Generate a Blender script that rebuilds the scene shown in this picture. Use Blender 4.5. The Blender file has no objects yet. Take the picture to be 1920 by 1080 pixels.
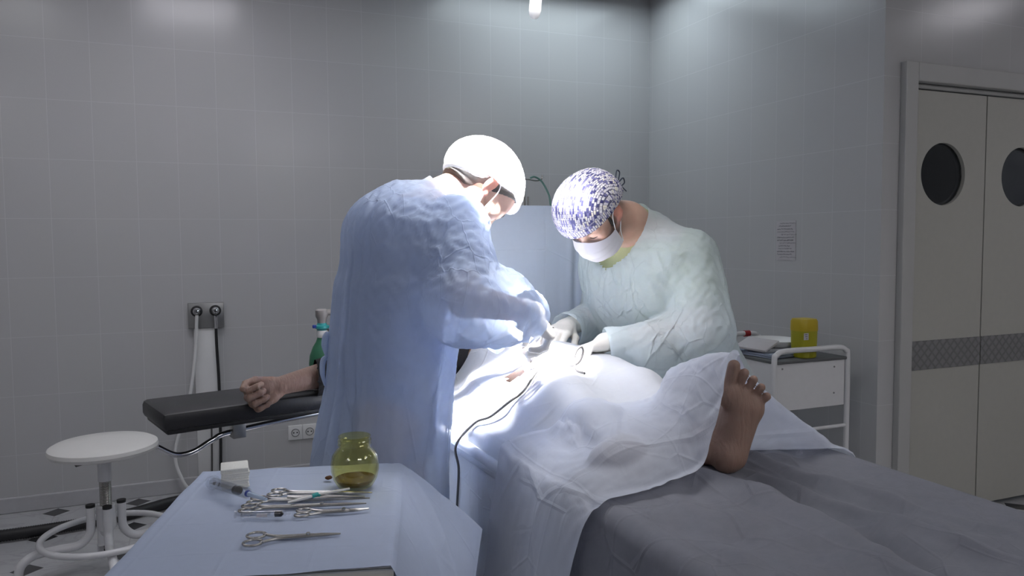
import bpy, bmesh, math, random
import numpy as np
from mathutils import Vector, Matrix

S = bpy.context.scene
COL = S.collection
# ------------------------------------------------------------------ camera
F_PX, PITCH, YAW, ROLL, CAM_H = 1438.36, 0.060687, 0.392175, -0.0068841, 1.36
cam_d = bpy.data.cameras.new('camera')
cam = bpy.data.objects.new('camera', cam_d)
COL.objects.link(cam)
cam_d.sensor_width = 36.0
cam_d.lens = 36.0 * F_PX / 1920.0
cam_d.clip_start = 0.02
cam.matrix_world = (Matrix.Translation((0, 0, CAM_H)) @ Matrix.Rotation(-YAW, 4, 'Z')
                    @ Matrix.Rotation(math.pi / 2 - PITCH, 4, 'X') @ Matrix.Rotation(ROLL, 4, 'Z'))
S.camera = cam
# ------------------------------------------------------------------ world, lights, exposure
W = bpy.data.worlds.new('world')
S.world = W
W.use_nodes = True
W.node_tree.nodes['Background'].inputs[0].default_value = (0.5, 0.55, 0.65, 1)
W.node_tree.nodes['Background'].inputs[1].default_value = 0.05
S.view_settings.view_transform = 'Standard'
S.view_settings.look = 'None'
S.view_settings.gamma = 1.0
S.view_settings.use_curve_mapping = False
S.view_settings.exposure = 0.42

LAMP_POS = (0.832, 1.800, 2.150)          # centre of the surgical lamp head
LAMP_AIM = (0.850, 2.10, 1.0)
LAMP_POWER = 2400.0
# ceiling luminaires: centre x, y, size x, size y, strength, colour
LUMS = [(2.14, 4.01, 1.24, 0.60, 3.3, (0.80, 0.93, 1.0)),
        (0.02, 3.32, 0.60, 0.60, 8.5, (0.95, 0.93, 1.0)),
        (-1.10, 2.95, 0.60, 0.60, 4.5, (0.97, 0.97, 0.98)),
        (5.00, 1.36, 0.50, 0.50, 7.0, (0.95, 0.93, 1.0)),
        (-1.95, -0.5, 0.55, 1.20, 5.0, (0.93, 0.93, 1.0)),  # added fill panel, out of view, brightens the gowns from the left
        (1.2, -1.45, 1.20, 0.60, 7.0, (0.95, 0.94, 1.0)),  # added fill panel behind the camera, lights gowns and wall evenly
        (3.2, -0.5, 0.60, 1.20, 7.5, (1.0, 0.97, 0.93)),  # added fill panel, out of view, brightens the door side
        (3.7, 3.45, 0.40, 0.40, 1.6, (0.9, 0.97, 1.0))]  # added corridor panel, unseen, lightens the door windows


def spot_light(name, loc, aim, power, size_deg, blend, radius, parent=None, col=(1, 1, 1)):
    l = bpy.data.lights.new(name, 'SPOT')
    l.energy = power
    l.spot_size = math.radians(size_deg)
    l.spot_blend = blend
    l.shadow_soft_size = radius
    l.color = col
    o = bpy.data.objects.new(name, l)
    COL.objects.link(o)
    d = Vector(aim) - Vector(loc)
    o.matrix_world = Matrix.Translation(loc) @ d.to_track_quat('-Z', 'Y').to_matrix().to_4x4()
    return o


_ax = (Vector(LAMP_AIM) - Vector(LAMP_POS)).normalized()
_q = (-_ax).to_track_quat('Z', 'Y')
for _k in range(6):                      # one beam per lens ring sector, all aimed at the same field
    _a = 2 * math.pi * _k / 6
    _p = Vector(LAMP_POS) + _q @ Vector((0.25 * math.cos(_a), 0.25 * math.sin(_a), -0.03))
    spot_light('surgical_lamp_light', tuple(_p), LAMP_AIM, LAMP_POWER / 6, 24, 0.75, 0.05, col=(1.0, 0.985, 1.0))
spot_light('surgical_lamp_spill', tuple(Vector(LAMP_POS) + _ax * 0.035), LAMP_AIM, 50.0, 110, 0.9, 0.28, col=(1.0, 0.99, 1.0))

# ------------------------------------------------------------------ helpers
rnd = random.Random(7)
NPR = np.random.RandomState(5)


def lin(r, g, b):
    f = lambda c: (c / 255 / 12.92) if c / 255 <= 0.04045 else ((c / 255 + 0.055) / 1.055) ** 2.4
    return (f(r), f(g), f(b), 1.0)


class NT:
    def __init__(s, name):
        s.m = bpy.data.materials.new(name)
        s.m.use_nodes = True
        s.t = s.m.node_tree
        s.b = s.t.nodes['Principled BSDF']
        s.out = s.t.nodes['Material Output']

    def n(s, t, **kw):
        o = s.t.nodes.new(t)
        for k, v in kw.items():
            if k.startswith('i_'):
                key = k[2:]
                o.inputs[int(key) if key.isdigit() else key.replace('_', ' ')].default_value = v
            else:
                setattr(o, k, v)
        return o

    def l(s, a, b):
        s.t.links.new(a, b)

    def math(s, op, a, b=None, clamp=False):
        o = s.n('ShaderNodeMath', operation=op, use_clamp=clamp)
        for i, v in enumerate((a, b)):
            if v is None:
                continue
            if isinstance(v, (int, float)):
                o.inputs[i].default_value = v
            else:
                s.l(v, o.inputs[i])
        return o.outputs[0]

    def mix(s, fac, a, b):
        o = s.n('ShaderNodeMix', data_type='RGBA')
        if isinstance(fac, (int, float)):
            o.inputs[0].default_value = fac
        else:
            s.l(fac, o.inputs[0])
        for i, v in ((6, a), (7, b)):
            if isinstance(v, tuple):
                o.inputs[i].default_value = v
            else:
                s.l(v, o.inputs[i])
        return o.outputs[2]

    def noise(s, scale, detail=3.0, vec=None, rough=0.5):
        o = s.n('ShaderNodeTexNoise')
        o.inputs['Scale'].default_value = scale
        o.inputs['Detail'].default_value = detail
        o.inputs['Roughness'].default_value = rough
        if vec is not None:
            s.l(vec, o.inputs['Vector'])
        return o.outputs['Fac']

    def obj_vec(s, scale=(1, 1, 1), rot=(0, 0, 0), loc=(0, 0, 0), src='Object'):
        tc = s.n('ShaderNodeTexCoord')
        mp = s.n('ShaderNodeMapping')
        s.l(tc.outputs[src], mp.inputs['Vector'])
        mp.inputs['Scale'].default_value = scale
        mp.inputs['Rotation'].default_value = rot
        mp.inputs['Location'].default_value = loc
        return mp.outputs[0]

    def bump(s, h, strength, dist=0.01, prev=None):
        o = s.n('ShaderNodeBump')
        o.inputs['Strength'].default_value = strength
        o.inputs['Distance'].default_value = dist
        s.l(h, o.inputs['Height'])
        if prev is not None:
            s.l(prev, o.inputs['Normal'])
        return o.outputs[0]


def plain(name, col, rough=0.5, metal=0.0, var=0.06, scale=30, bump=0.0, coat=0.0, spec=0.5):
    n = NT(name)
    v = n.obj_vec()
    f = n.noise(scale, 3, v)
    c2 = tuple(max(0, x * (1 - var * 2.5)) for x in col[:3]) + (1,)
    n.l(n.mix(f, c2, col), n.b.inputs['Base Color'])
    n.b.inputs['Roughness'].default_value = rough
    n.b.inputs['Metallic'].default_value = metal
    n.b.inputs['Coat Weight'].default_value = coat
    n.b.inputs['Specular IOR Level'].default_value = spec
    if bump:
        n.l(n.bump(n.noise(scale * 4, 2, v), bump, 0.002), n.b.inputs['Normal'])
    return n.m


def cloth(name, col, transp=0.12, transl=0.35, rough=0.85, crease=None, wr=(9, 0.35, 0.012), streak=None, var=0.08, transl_col=None, vor=None):
    """thin non-woven fabric: diffuse + translucent + a little see-through"""
    n = NT(name)
    v = n.obj_vec()
    f = n.noise(45, 4, v, 0.7)
    f2 = n.noise(4, 3, v, 0.6)
    ff = n.math('MULTIPLY', n.math('ADD', f, f2), 0.5)
    lo = tuple(x * (1 - 2.2 * var) for x in col[:3]) + (1,)
    hi = tuple(min(1, x * (1 + 1.2 * var)) for x in col[:3]) + (1,)
    c = n.mix(ff, lo, hi)
    n.l(c, n.b.inputs['Base Color'])
    n.b.inputs['Roughness'].default_value = rough
    n.b.inputs['Specular IOR Level'].default_value = 0.25
    sc, st, dist = wr
    nb = n.bump(n.noise(sc * 0.45, 2, n.obj_vec(scale=streak or (1, 1, 1))), st * 0.9, dist * 2.2)
    if vor:
        for k_, (vs, rot_) in enumerate(((vor[0], 0.3), (vor[0] * 1.9, 1.1))):
            vo = n.n('ShaderNodeTexVoronoi', feature='DISTANCE_TO_EDGE')
            vo.inputs['Scale'].default_value = vs
            n.l(n.obj_vec(scale=streak or (1, 1, 1), rot=(0.2, rot_ * 0.4, rot_)), vo.inputs['Vector'])
            ridge = n.math('SUBTRACT', 1.0, n.math('DIVIDE', vo.outputs['Distance'], 0.035), True)
            mk = n.noise(3.1, 1, n.obj_vec(loc=(k_ * 3.3, 1.7, 0)))
            ridge = n.math('MULTIPLY', ridge, n.math('MULTIPLY', n.math('SUBTRACT', mk, 0.45), 8.0, True))
            nb = n.bump(ridge, vor[1] * (1.0, 0.6)[k_], 0.004, nb)
    if crease:
        uv = n.n('ShaderNodeTexCoord').outputs['UV']
        sx = n.n('ShaderNodeSeparateXYZ')
        n.l(uv, sx.inputs[0])
        hs = []
        for k, ax in enumerate('XY'):
            m = n.math('PINGPONG', sx.outputs[ax], crease / 2)
            hs.append(n.math('SUBTRACT', 1.0, n.math('DIVIDE', m, 0.006), True))
        nb = n.bump(n.math('MAXIMUM', hs[0], hs[1]), 0.25, 0.004, nb)
    n.l(n.bump(n.noise(600, 2, v), 0.12, 0.0008, nb), n.b.inputs['Normal'])
    tl = n.n('ShaderNodeBsdfTranslucent')
    if transl_col:
        tl.inputs[0].default_value = transl_col
    else:
        n.l(c, tl.inputs[0])
    m1 = n.n('ShaderNodeMixShader')
    m1.inputs[0].default_value = transl
    n.l(n.b.outputs[0], m1.inputs[1])
    n.l(tl.outputs[0], m1.inputs[2])
    m2 = n.n('ShaderNodeMixShader')
    tp = n.n('ShaderNodeBsdfTransparent')
    m2.inputs[0].default_value = transp
    n.l(m1.outputs[0], m2.inputs[1])
    n.l(tp.outputs[0], m2.inputs[2])
    n.l(m2.outputs[0], n.out.inputs[0])
    return n.m


def tile_mat(name, axis, ox, oz):
    n = NT(name)
    tc = n.n('ShaderNodeTexCoord')
    sx = n.n('ShaderNodeSeparateXYZ')
    n.l(tc.outputs['Object'], sx.inputs[0])
    cb = n.n('ShaderNodeCombineXYZ')
    n.l(n.math('ADD', sx.outputs[axis], 20 * 0.2 - ox), cb.inputs[0])
    n.l(n.math('ADD', sx.outputs['Z'], 12 * 0.3 - oz), cb.inputs[1])
    br = n.n('ShaderNodeTexBrick', offset=0.0)
    n.l(cb.outputs[0], br.inputs['Vector'])
    br.inputs['Scale'].default_value = 1.0
    br.inputs['Mortar Size'].default_value = 0.0013
    br.inputs['Mortar Smooth'].default_value = 0.3
    br.inputs['Bias'].default_value = 0.0
    br.inputs['Brick Width'].default_value = 0.2
    br.inputs['Row Height'].default_value = 0.3
    br.inputs['Color1'].default_value = (0.50, 0.50, 0.505, 1)
    br.inputs['Color2'].default_value = (0.49, 0.49, 0.50, 1)
    br.inputs['Mortar'].default_value = (0.59, 0.59, 0.60, 1)
    n.l(br.outputs['Color'], n.b.inputs['Base Color'])
    n.b.inputs['Roughness'].default_value = 0.22
    n.b.inputs['Specular IOR Level'].default_value = 0.4
    h = n.math('SUBTRACT', 1.0, br.outputs['Fac'])
    nb = n.bump(h, 0.25, 0.0016)
    nb = n.bump(n.noise(7, 2, tc.outputs['Object']), 0.10, 0.01, nb)
    n.l(nb, n.b.inputs['Normal'])
    return n.m


def floor_mat():
    n = NT('floor_tiles')
    tc = n.n('ShaderNodeTexCoord')
    sx = n.n('ShaderNodeSeparateXYZ')
    n.l(tc.outputs['Object'], sx.inputs[0])
    P = 0.375
    ds = []
    for ax, o in (('X', 3.0 + 0.312), ('Y', 6.0 - 0.302)):
        m = n.math('PINGPONG', n.math('ADD', sx.outputs[ax], o), P / 2)
        ds.append(m)
    dia = n.math('LESS_THAN', n.math('ADD', ds[0], ds[1]), 0.062)
    grout = n.math('LESS_THAN', n.math('MINIMUM', ds[0], ds[1]), 0.002)
    v = n.obj_vec()
    w = n.n('ShaderNodeTexNoise')
    n.l(v, w.inputs['Vector'])
    w.inputs['Scale'].default_value = 2.2
    w.inputs['Detail'].default_value = 6
    w.inputs['Distortion'].default_value = 1.6
    vein = n.math('SUBTRACT', 1.0, n.math('DIVIDE', n.math('ABSOLUTE', n.math('SUBTRACT', w.outputs['Fac'], 0.5)), 0.03), True)
    base = n.mix(n.math('MULTIPLY', vein, 0.35), (0.44, 0.44, 0.455, 1), (0.28, 0.275, 0.28, 1))
    c = n.mix(grout, base, (0.35, 0.35, 0.36, 1))
    c = n.mix(dia, c, (0.045, 0.045, 0.048, 1))
    n.l(c, n.b.inputs['Base Color'])
    n.b.inputs['Roughness'].default_value = 0.25
    return n.m


def link(name, verts, faces, mat, parent=None, smooth=True, uv=None, col=None):
    me = bpy.data.meshes.new(name)
    verts = np.asarray(verts, np.float32).reshape(-1, 3)
    if isinstance(faces, np.ndarray):
        nf, k = faces.shape
        me.vertices.add(len(verts))
        me.vertices.foreach_set('co', verts.ravel())
        me.loops.add(nf * k)
        me.loops.foreach_set('vertex_index', faces.astype(np.int32).ravel())
        me.polygons.add(nf)
        me.polygons.foreach_set('loop_start', np.arange(0, nf * k, k, dtype=np.int32))
        me.polygons.foreach_set('loop_total', np.full(nf, k, np.int32))
        me.update(calc_edges=True)
        me.validate()
    else:
        me.from_pydata([tuple(map(float, v)) for v in verts], [], [tuple(f) for f in faces])
        me.update()
    if smooth:
        me.polygons.foreach_set('use_smooth', np.ones(len(me.polygons), bool))
    li = None
    if uv is not None:
        li = np.zeros(len(me.loops), np.int32)
        me.loops.foreach_get('vertex_index', li)
        u = me.uv_layers.new(name='UVMap')
        u.data.foreach_set('uv', np.asarray(uv, np.float32)[li].ravel())
    if col is not None:
        a = me.color_attributes.new('Col', 'FLOAT_COLOR', 'POINT')
        c4 = np.ones((len(verts), 4), np.float32)
        c4[:, :3] = col
        a.data.foreach_set('color', c4.ravel())
    me.materials.append(mat)
    o = bpy.data.objects.new(name, me)
    COL.objects.link(o)
    if parent is not None:
        o.parent = parent
        o.matrix_parent_inverse = parent.matrix_world.inverted() if False else Matrix.Identity(4)
    return o


def tag(o, label=None, cat=None, group=None, kind=None):
    if label:
        o['label'] = label
    if cat:
        o['category'] = cat
    if group:
        o['group'] = group
    if kind:
        o['kind'] = kind
    return o


def empty(name, loc, rz=0.0):
    o = bpy.data.objects.new(name, None)
    COL.objects.link(o)
    o.location = loc
    o.rotation_euler = (0, 0, rz)
    o.empty_display_size = 0.05
    return o


class MB:
    """collects simple solids into ONE mesh"""

    def __init__(s):
        s.bm = bmesh.new()

    def box(s, c, size, rot=None, bevel=0.0, seg=2):
        m = Matrix.Translation(c) @ (rot.to_4x4() if rot is not None else Matrix.Identity(4)) @ Matrix.Diagonal((*size, 1))
        r = bmesh.ops.create_cube(s.bm, size=1.0, matrix=m)
        if bevel:
            es = list({e for v in r['verts'] for e in v.link_edges})
            bmesh.ops.bevel(s.bm, geom=es, offset=bevel, segments=seg, affect='EDGES', profile=0.5)
        return s

    def lo_hi(s, lo, hi, bevel=0.0):
        return s.box([(a + b) / 2 for a, b in zip(lo, hi)], [b - a for a, b in zip(lo, hi)], bevel=bevel)

    def cyl(s, a, b, r, r2=None, seg=20, caps=True):
        a, b = Vector(a), Vector(b)
        d = b - a
        m = Matrix.Translation((a + b) / 2) @ d.to_track_quat('Z', 'Y').to_matrix().to_4x4()
        bmesh.ops.create_cone(s.bm, cap_ends=caps, segments=seg, radius1=r, radius2=r if r2 is None else r2, depth=d.length, matrix=m)
        return s

    def tube(s, pts, r, seg=10, sub=6, closed=False, caps=True):
        p = catmull(pts, sub, closed)
        V, Fc = tube_mesh(p, r, seg, closed, caps)
        vs = [s.bm.verts.new(v) for v in V]
        for f in Fc:
            try:
                s.bm.faces.new([vs[i] for i in f])
            except ValueError:
                pass
        return s

    def lathe(s, prof, c=(0, 0, 0), seg=32, rot=None):
        rings = []
        for r, z in prof:
            ring = []
            for k in range(seg):
                a = 2 * math.pi * k / seg
                v = Vector((r * math.cos(a), r * math.sin(a), z))
                if rot is not None:
                    v = rot @ v
                ring.append(s.bm.verts.new(v + Vector(c)))
            rings.append(ring)
        for i in range(len(rings) - 1):
            for k in range(seg):
                k2 = (k + 1) % seg
                s.bm.faces.new((rings[i][k], rings[i][k2], rings[i + 1][k2], rings[i + 1][k]))
        if prof[0][0] > 1e-5 or True:
            s.bm.faces.new(rings[0][::-1])
            s.bm.faces.new(rings[-1])
        return s

    def torus(s, c, R, r, rot=None, sx=1.0, sy=1.0, seg=28, rs=10):
        pts = []
        for k in range(seg):
            a = 2 * math.pi * k / seg
            v = Vector((R * sx * math.cos(a), R * sy * math.sin(a), 0))
            pts.append((rot @ v if rot is not None else v) + Vector(c))
        V, Fc = tube_mesh(np.array([tuple(p) for p in pts]), r, rs, True, False)
        vs = [s.bm.verts.new(v) for v in V]
        for f in Fc:
            s.bm.faces.new([vs[i] for i in f])
        return s

    def build(s, name, mat, parent=None, smooth=True, angle=35):
        bmesh.ops.remove_doubles(s.bm, verts=s.bm.verts, dist=1e-6)
        bmesh.ops.recalc_face_normals(s.bm, faces=s.bm.faces)
        me = bpy.data.meshes.new(name)
        s.bm.to_mesh(me)
        s.bm.free()
        me.materials.append(mat)
        if smooth:
            me.polygons.foreach_set('use_smooth', np.ones(len(me.polygons), bool))
            try:
                me.set_sharp_from_angle(angle=math.radians(angle))
            except Exception:
                pass
        o = bpy.data.objects.new(name, me)
        COL.objects.link(o)
        if parent is not None:
            o.parent = parent
        return o


def catmull(pts, sub=6, closed=False):
    P = np.array([tuple(p) for p in pts], float)
    n = len(P)
    if n < 3 or sub <= 1:
        return P
    out = []
    rng = range(n) if closed else range(n - 1)
    for i in rng:
        if closed:
            p0, p1, p2, p3 = P[(i - 1) % n], P[i], P[(i + 1) % n], P[(i + 2) % n]
        else:
            p1, p2 = P[i], P[i + 1]
            p0 = P[i - 1] if i > 0 else 2 * p1 - p2
            p3 = P[i + 2] if i + 2 < n else 2 * p2 - p1
        for k in range(sub):
            t = k / sub
            out.append(0.5 * (2 * p1 + (p2 - p0) * t + (2 * p0 - 5 * p1 + 4 * p2 - p3) * t * t + (3 * p1 - p0 - 3 * p2 + p3) * t ** 3))
    if not closed:
        out.append(P[-1])
    return np.array(out)


def tube_mesh(p, r, seg=10, closed=False, caps=True):
    n = len(p)
    rr = np.broadcast_to(np.asarray(r, float), (n,)) if np.ndim(r) == 0 else np.interp(np.linspace(0, 1, n), np.linspace(0, 1, len(r)), r)
    T = np.gradient(p, axis=0)
    if closed:
        T = np.roll(p, -1, 0) - np.roll(p, 1, 0)
    T /= np.linalg.norm(T, axis=1)[:, None] + 1e-12
    u = np.cross(T[0], (0, 0, 1.0))
    if np.linalg.norm(u) < 1e-3:
        u = np.cross(T[0], (1.0, 0, 0))
    V = []
    for i in range(n):
        u = u - T[i] * u.dot(T[i])
        u /= np.linalg.norm(u) + 1e-12
        w = np.cross(T[i], u)
        for k in range(seg):
            a = 2 * math.pi * k / seg
            V.append(p[i] + rr[i] * (math.cos(a) * u + math.sin(a) * w))
    Fc = []
    m = n if closed else n - 1
    for i in range(m):
        j = (i + 1) % n
        for k in range(seg):
            k2 = (k + 1) % seg
            Fc.append((i * seg + k, i * seg + k2, j * seg + k2, j * seg + k))
    if caps and not closed:
        Fc.append(tuple(range(seg))[::-1])
        Fc.append(tuple((n - 1) * seg + k for k in range(seg)))
    return V, Fc


# ------------------------------------------------------------------ signed distance volumes -> meshes
def axis_range(segs):
    """segs: list of (start, end, step) -> 1-D coordinates"""
    out = []
    for a, b, st in segs:
        n = max(1, int(round((b - a) / st)))
        out.append(np.linspace(a, b, n, endpoint=False))
    out.append(np.array([segs[-1][1]]))
    return np.concatenate(out).astype(np.float32)


class Vol:
    FAR = 0.15

    def __init__(s, xs, ys, zs):
        s.x, s.y, s.z = xs, ys, zs
        s.F = np.full((len(xs), len(ys), len(zs)), s.FAR, np.float32)

    def put(s, fn, lo, hi, k=0.01, sub=False, pad=0.03):
        sl = []
        for c, a, b in zip((s.x, s.y, s.z), lo, hi):
            i0 = max(0, int(np.searchsorted(c, a - pad - k)) - 1)
            i1 = min(len(c), int(np.searchsorted(c, b + pad + k)) + 1)
            if i1 <= i0:
                return s
            sl.append(slice(i0, i1))
        X = s.x[sl[0]][:, None, None]
        Y = s.y[sl[1]][None, :, None]
        Z = s.z[sl[2]][None, None, :]
        d = fn(X, Y, Z).astype(np.float32)
        A = s.F[sl[0], sl[1], sl[2]]
        if sub:
            d = -d
            h = np.maximum(k - np.abs(A - d), 0) / k
            s.F[sl[0], sl[1], sl[2]] = np.maximum(A, d) + h * h * k * 0.25
        else:
            h = np.maximum(k - np.abs(A - d), 0) / k
            s.F[sl[0], sl[1], sl[2]] = np.minimum(A, d) - h * h * k * 0.25
        return s

    def cap(s, a, b, ra, rb=None, k=0.01, sub=False, pad=0.03):
        rb = ra if rb is None else rb
        a, b = np.array(a, float), np.array(b, float)
        ab = b - a
        L2 = float(ab @ ab) + 1e-12
        R = max(ra, rb)

        def fn(X, Y, Z):
            px, py, pz = X - a[0], Y - a[1], Z - a[2]
            t = np.clip((px * ab[0] + py * ab[1] + pz * ab[2]) / L2, 0, 1)
            return np.sqrt((px - t * ab[0]) ** 2 + (py - t * ab[1]) ** 2 + (pz - t * ab[2]) ** 2) - (ra + t * (rb - ra))
        return s.put(fn, np.minimum(a, b) - R, np.maximum(a, b) + R, k, sub, pad)

    def chain(s, pts, rs, k=0.01, pad=0.03):
        for i in range(len(pts) - 1):
            s.cap(pts[i], pts[i + 1], rs[i], rs[i + 1], k, pad=pad)
        return s

    def ell(s, c, r, R=None, k=0.01, sub=False, pad=0.03):
        c, r = np.array(c, float), np.array(r, float)
        R = np.eye(3) if R is None else np.array(R, float)

        def fn(X, Y, Z):
            px, py, pz = X - c[0], Y - c[1], Z - c[2]
            q = [px * R[0, i] + py * R[1, i] + pz * R[2, i] for i in range(3)]
            k0 = np.sqrt(sum((q[i] / r[i]) ** 2 for i in range(3)))
            k1 = np.sqrt(sum((q[i] / r[i] ** 2) ** 2 for i in range(3))) + 1e-9
            return k0 * (k0 - 1) / k1
        e = np.sqrt(((R * r) ** 2).sum(1))
        return s.put(fn, c - e, c + e, k, sub, pad)

    def box(s, c, h, R=None, rd=0.005, k=0.005, sub=False, pad=0.03):
        c, h = np.array(c, float), np.array(h, float)
        R = np.eye(3) if R is None else np.array(R, float)

        def fn(X, Y, Z):
            px, py, pz = X - c[0], Y - c[1], Z - c[2]
            q = [np.abs(px * R[0, i] + py * R[1, i] + pz * R[2, i]) - (h[i] - rd) for i in range(3)]
            o = np.sqrt(sum(np.maximum(v, 0) ** 2 for v in q))
            return o + np.minimum(np.maximum(np.maximum(q[0], q[1]), q[2]), 0) - rd
        e = (np.abs(R) * h).sum(1)
        return s.put(fn, c - e, c + e, k, sub, pad)

    def loft(s, rows, f, k=0.03, pad=0.05):
        """rows: (z, cx, cy, r along f, r sideways)"""
        A = np.array(sorted(rows), float)
        f = np.array(f, float) / np.linalg.norm(f)

        def fn(X, Y, Z):
            z = Z[0, 0]
            cx, cy, rx, ry = (np.interp(z, A[:, 0], A[:, i])[None, None, :] for i in range(1, 5))
            u = (X - cx) * f[0] + (Y - cy) * f[1]
            v = -(X - cx) * f[1] + (Y - cy) * f[0]
            d = (np.sqrt((u / rx) ** 2 + (v / ry) ** 2) - 1) * np.minimum(rx, ry)
            dz = np.maximum(A[0, 0] - Z, Z - A[-1, 0])
            return np.maximum(d, dz)
        R = A[:, 3:].max(1)
        lo = [(A[:, 1] - R).min(), (A[:, 2] - R).min(), A[0, 0]]
        hi = [(A[:, 1] + R).max(), (A[:, 2] + R).max(), A[-1, 0]]
        return s.put(fn, lo, hi, k, pad=pad)

    def cut(s, p, n):
        """remove everything on the +n side of the plane"""
        p, n = np.array(p, float), np.array(n, float) / np.linalg.norm(n)
        d = ((s.x - p[0]) * n[0])[:, None, None] + ((s.y - p[1]) * n[1])[None, :, None] + ((s.z - p[2]) * n[2])[None, None, :]
        s.F = np.maximum(s.F, d.astype(np.float32))
        return s

    def sample(s, P):
        idx, fr = [], []
        for c, col in zip((s.x, s.y, s.z), P.T):
            i = np.clip(np.searchsorted(c, col) - 1, 0, len(c) - 2)
            t = np.clip((col - c[i]) / (c[i + 1] - c[i]), 0, 1)
            idx.append(i)
            fr.append(t)
        out = 0
        for a in (0, 1):
            wa = fr[0] if a else 1 - fr[0]
            for b in (0, 1):
                wb = fr[1] if b else 1 - fr[1]
                for c in (0, 1):
                    wc = fr[2] if c else 1 - fr[2]
                    out = out + wa * wb * wc * s.F[idx[0] + a, idx[1] + b, idx[2] + c]
        return out

    def grad(s, P, e=0.006):
        g = np.stack([s.sample(P + d) - s.sample(P - d) for d in np.eye(3) * e], 1)
        return g / (np.linalg.norm(g, axis=1)[:, None] + 1e-9)

    def nets(s):
        F = s.F
        sg = F < 0
        cnt = np.zeros(tuple(n - 1 for n in F.shape), np.int8)
        for a in (0, 1):
            for b in (0, 1):
                for c in (0, 1):
                    cnt += sg[a:F.shape[0] - 1 + a, b:F.shape[1] - 1 + b, c:F.shape[2] - 1 + c]
        act = (cnt > 0) & (cnt < 8)
        I, J, K = np.nonzero(act)
        vid = np.full(act.shape, -1, np.int32)
        vid[I, J, K] = np.arange(len(I))
        acc = np.zeros((len(I), 3))
        num = np.zeros(len(I))
        cs = {(a, b, c): F[I + a, J + b, K + c] for a in (0, 1) for b in (0, 1) for c in (0, 1)}
        gx, gy, gz = s.x, s.y, s.z
        for ax in range(3):
            for o1 in (0, 1):
                for o2 in (0, 1):
                    p0 = [o1, o2]
                    p0.insert(ax, 0)
                    p1 = list(p0)
                    p1[ax] = 1
                    f0, f1 = cs[tuple(p0)], cs[tuple(p1)]
                    m = (f0 < 0) != (f1 < 0)
                    t = np.where(m, f0 / (f0 - f1 + 1e-12), 0)
                    q0 = np.stack([gx[I + p0[0]], gy[J + p0[1]], gz[K + p0[2]]], 1)
                    q1 = np.stack([gx[I + p1[0]], gy[J + p1[1]], gz[K + p1[2]]], 1)
                    acc += np.where(m[:, None], q0 + (q1 - q0) * t[:, None], 0)
                    num += m
        V = acc / num[:, None]
        quads = []
        for ax in range(3):
            o = [i for i in range(3) if i != ax]
            s0 = [slice(None)] * 3
            s1 = [slice(None)] * 3
            s0[ax] = slice(0, -1)
            s1[ax] = slice(1, None)
            for q in o:
                s0[q] = slice(1, -1)
                s1[q] = slice(1, -1)
            a, b = sg[tuple(s0)], sg[tuple(s1)]
            e = np.nonzero(a != b)
            flip = a[e]
            base = [e[0].copy(), e[1].copy(), e[2].copy()]
            for q in o:
                base[q] = base[q] + 1

            def cell(d1, d2):
                c = [base[0].copy(), base[1].copy(), base[2].copy()]
                c[o[0]] -= d1
                c[o[1]] -= d2
                return vid[c[0], c[1], c[2]]
            Q = np.stack([cell(1, 1), cell(0, 1), cell(0, 0), cell(1, 0)], 1)
            if ax == 1:
                flip = ~flip
            Q[~flip] = Q[~flip][:, ::-1]
            quads.append(Q)
        return V, np.concatenate(quads)


def edges_of(Q):
    k = Q.shape[1]
    E = np.concatenate([np.stack([Q[:, i], Q[:, (i + 1) % k]], 1) for i in range(k)])
    E.sort(axis=1)
    return np.unique(E, axis=0)


def smooth_mesh(V, Q, it=3, lam=0.5, keep=None):
    E = edges_of(Q)
    n = len(V)
    val = np.bincount(E.ravel(), minlength=n)[:, None] + 1e-9
    for i in range(it):
        for l in (lam, -lam * 1.04):
            A = np.stack([np.bincount(E[:, 0], V[E[:, 1], c], n) + np.bincount(E[:, 1], V[E[:, 0], c], n) for c in range(3)], 1) / val
            D = (A - V) * l
            if keep is not None:
                D[keep] = 0
            V = V + D
    return V


def drop_faces(V, Q, mask_v):
    """delete faces that touch a masked vertex"""
    keep = ~mask_v[Q].any(1)
    Q = Q[keep]
    used = np.unique(Q)
    mp = np.full(len(V), -1)
    mp[used] = np.arange(len(used))
    return V[used], mp[Q], used


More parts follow.
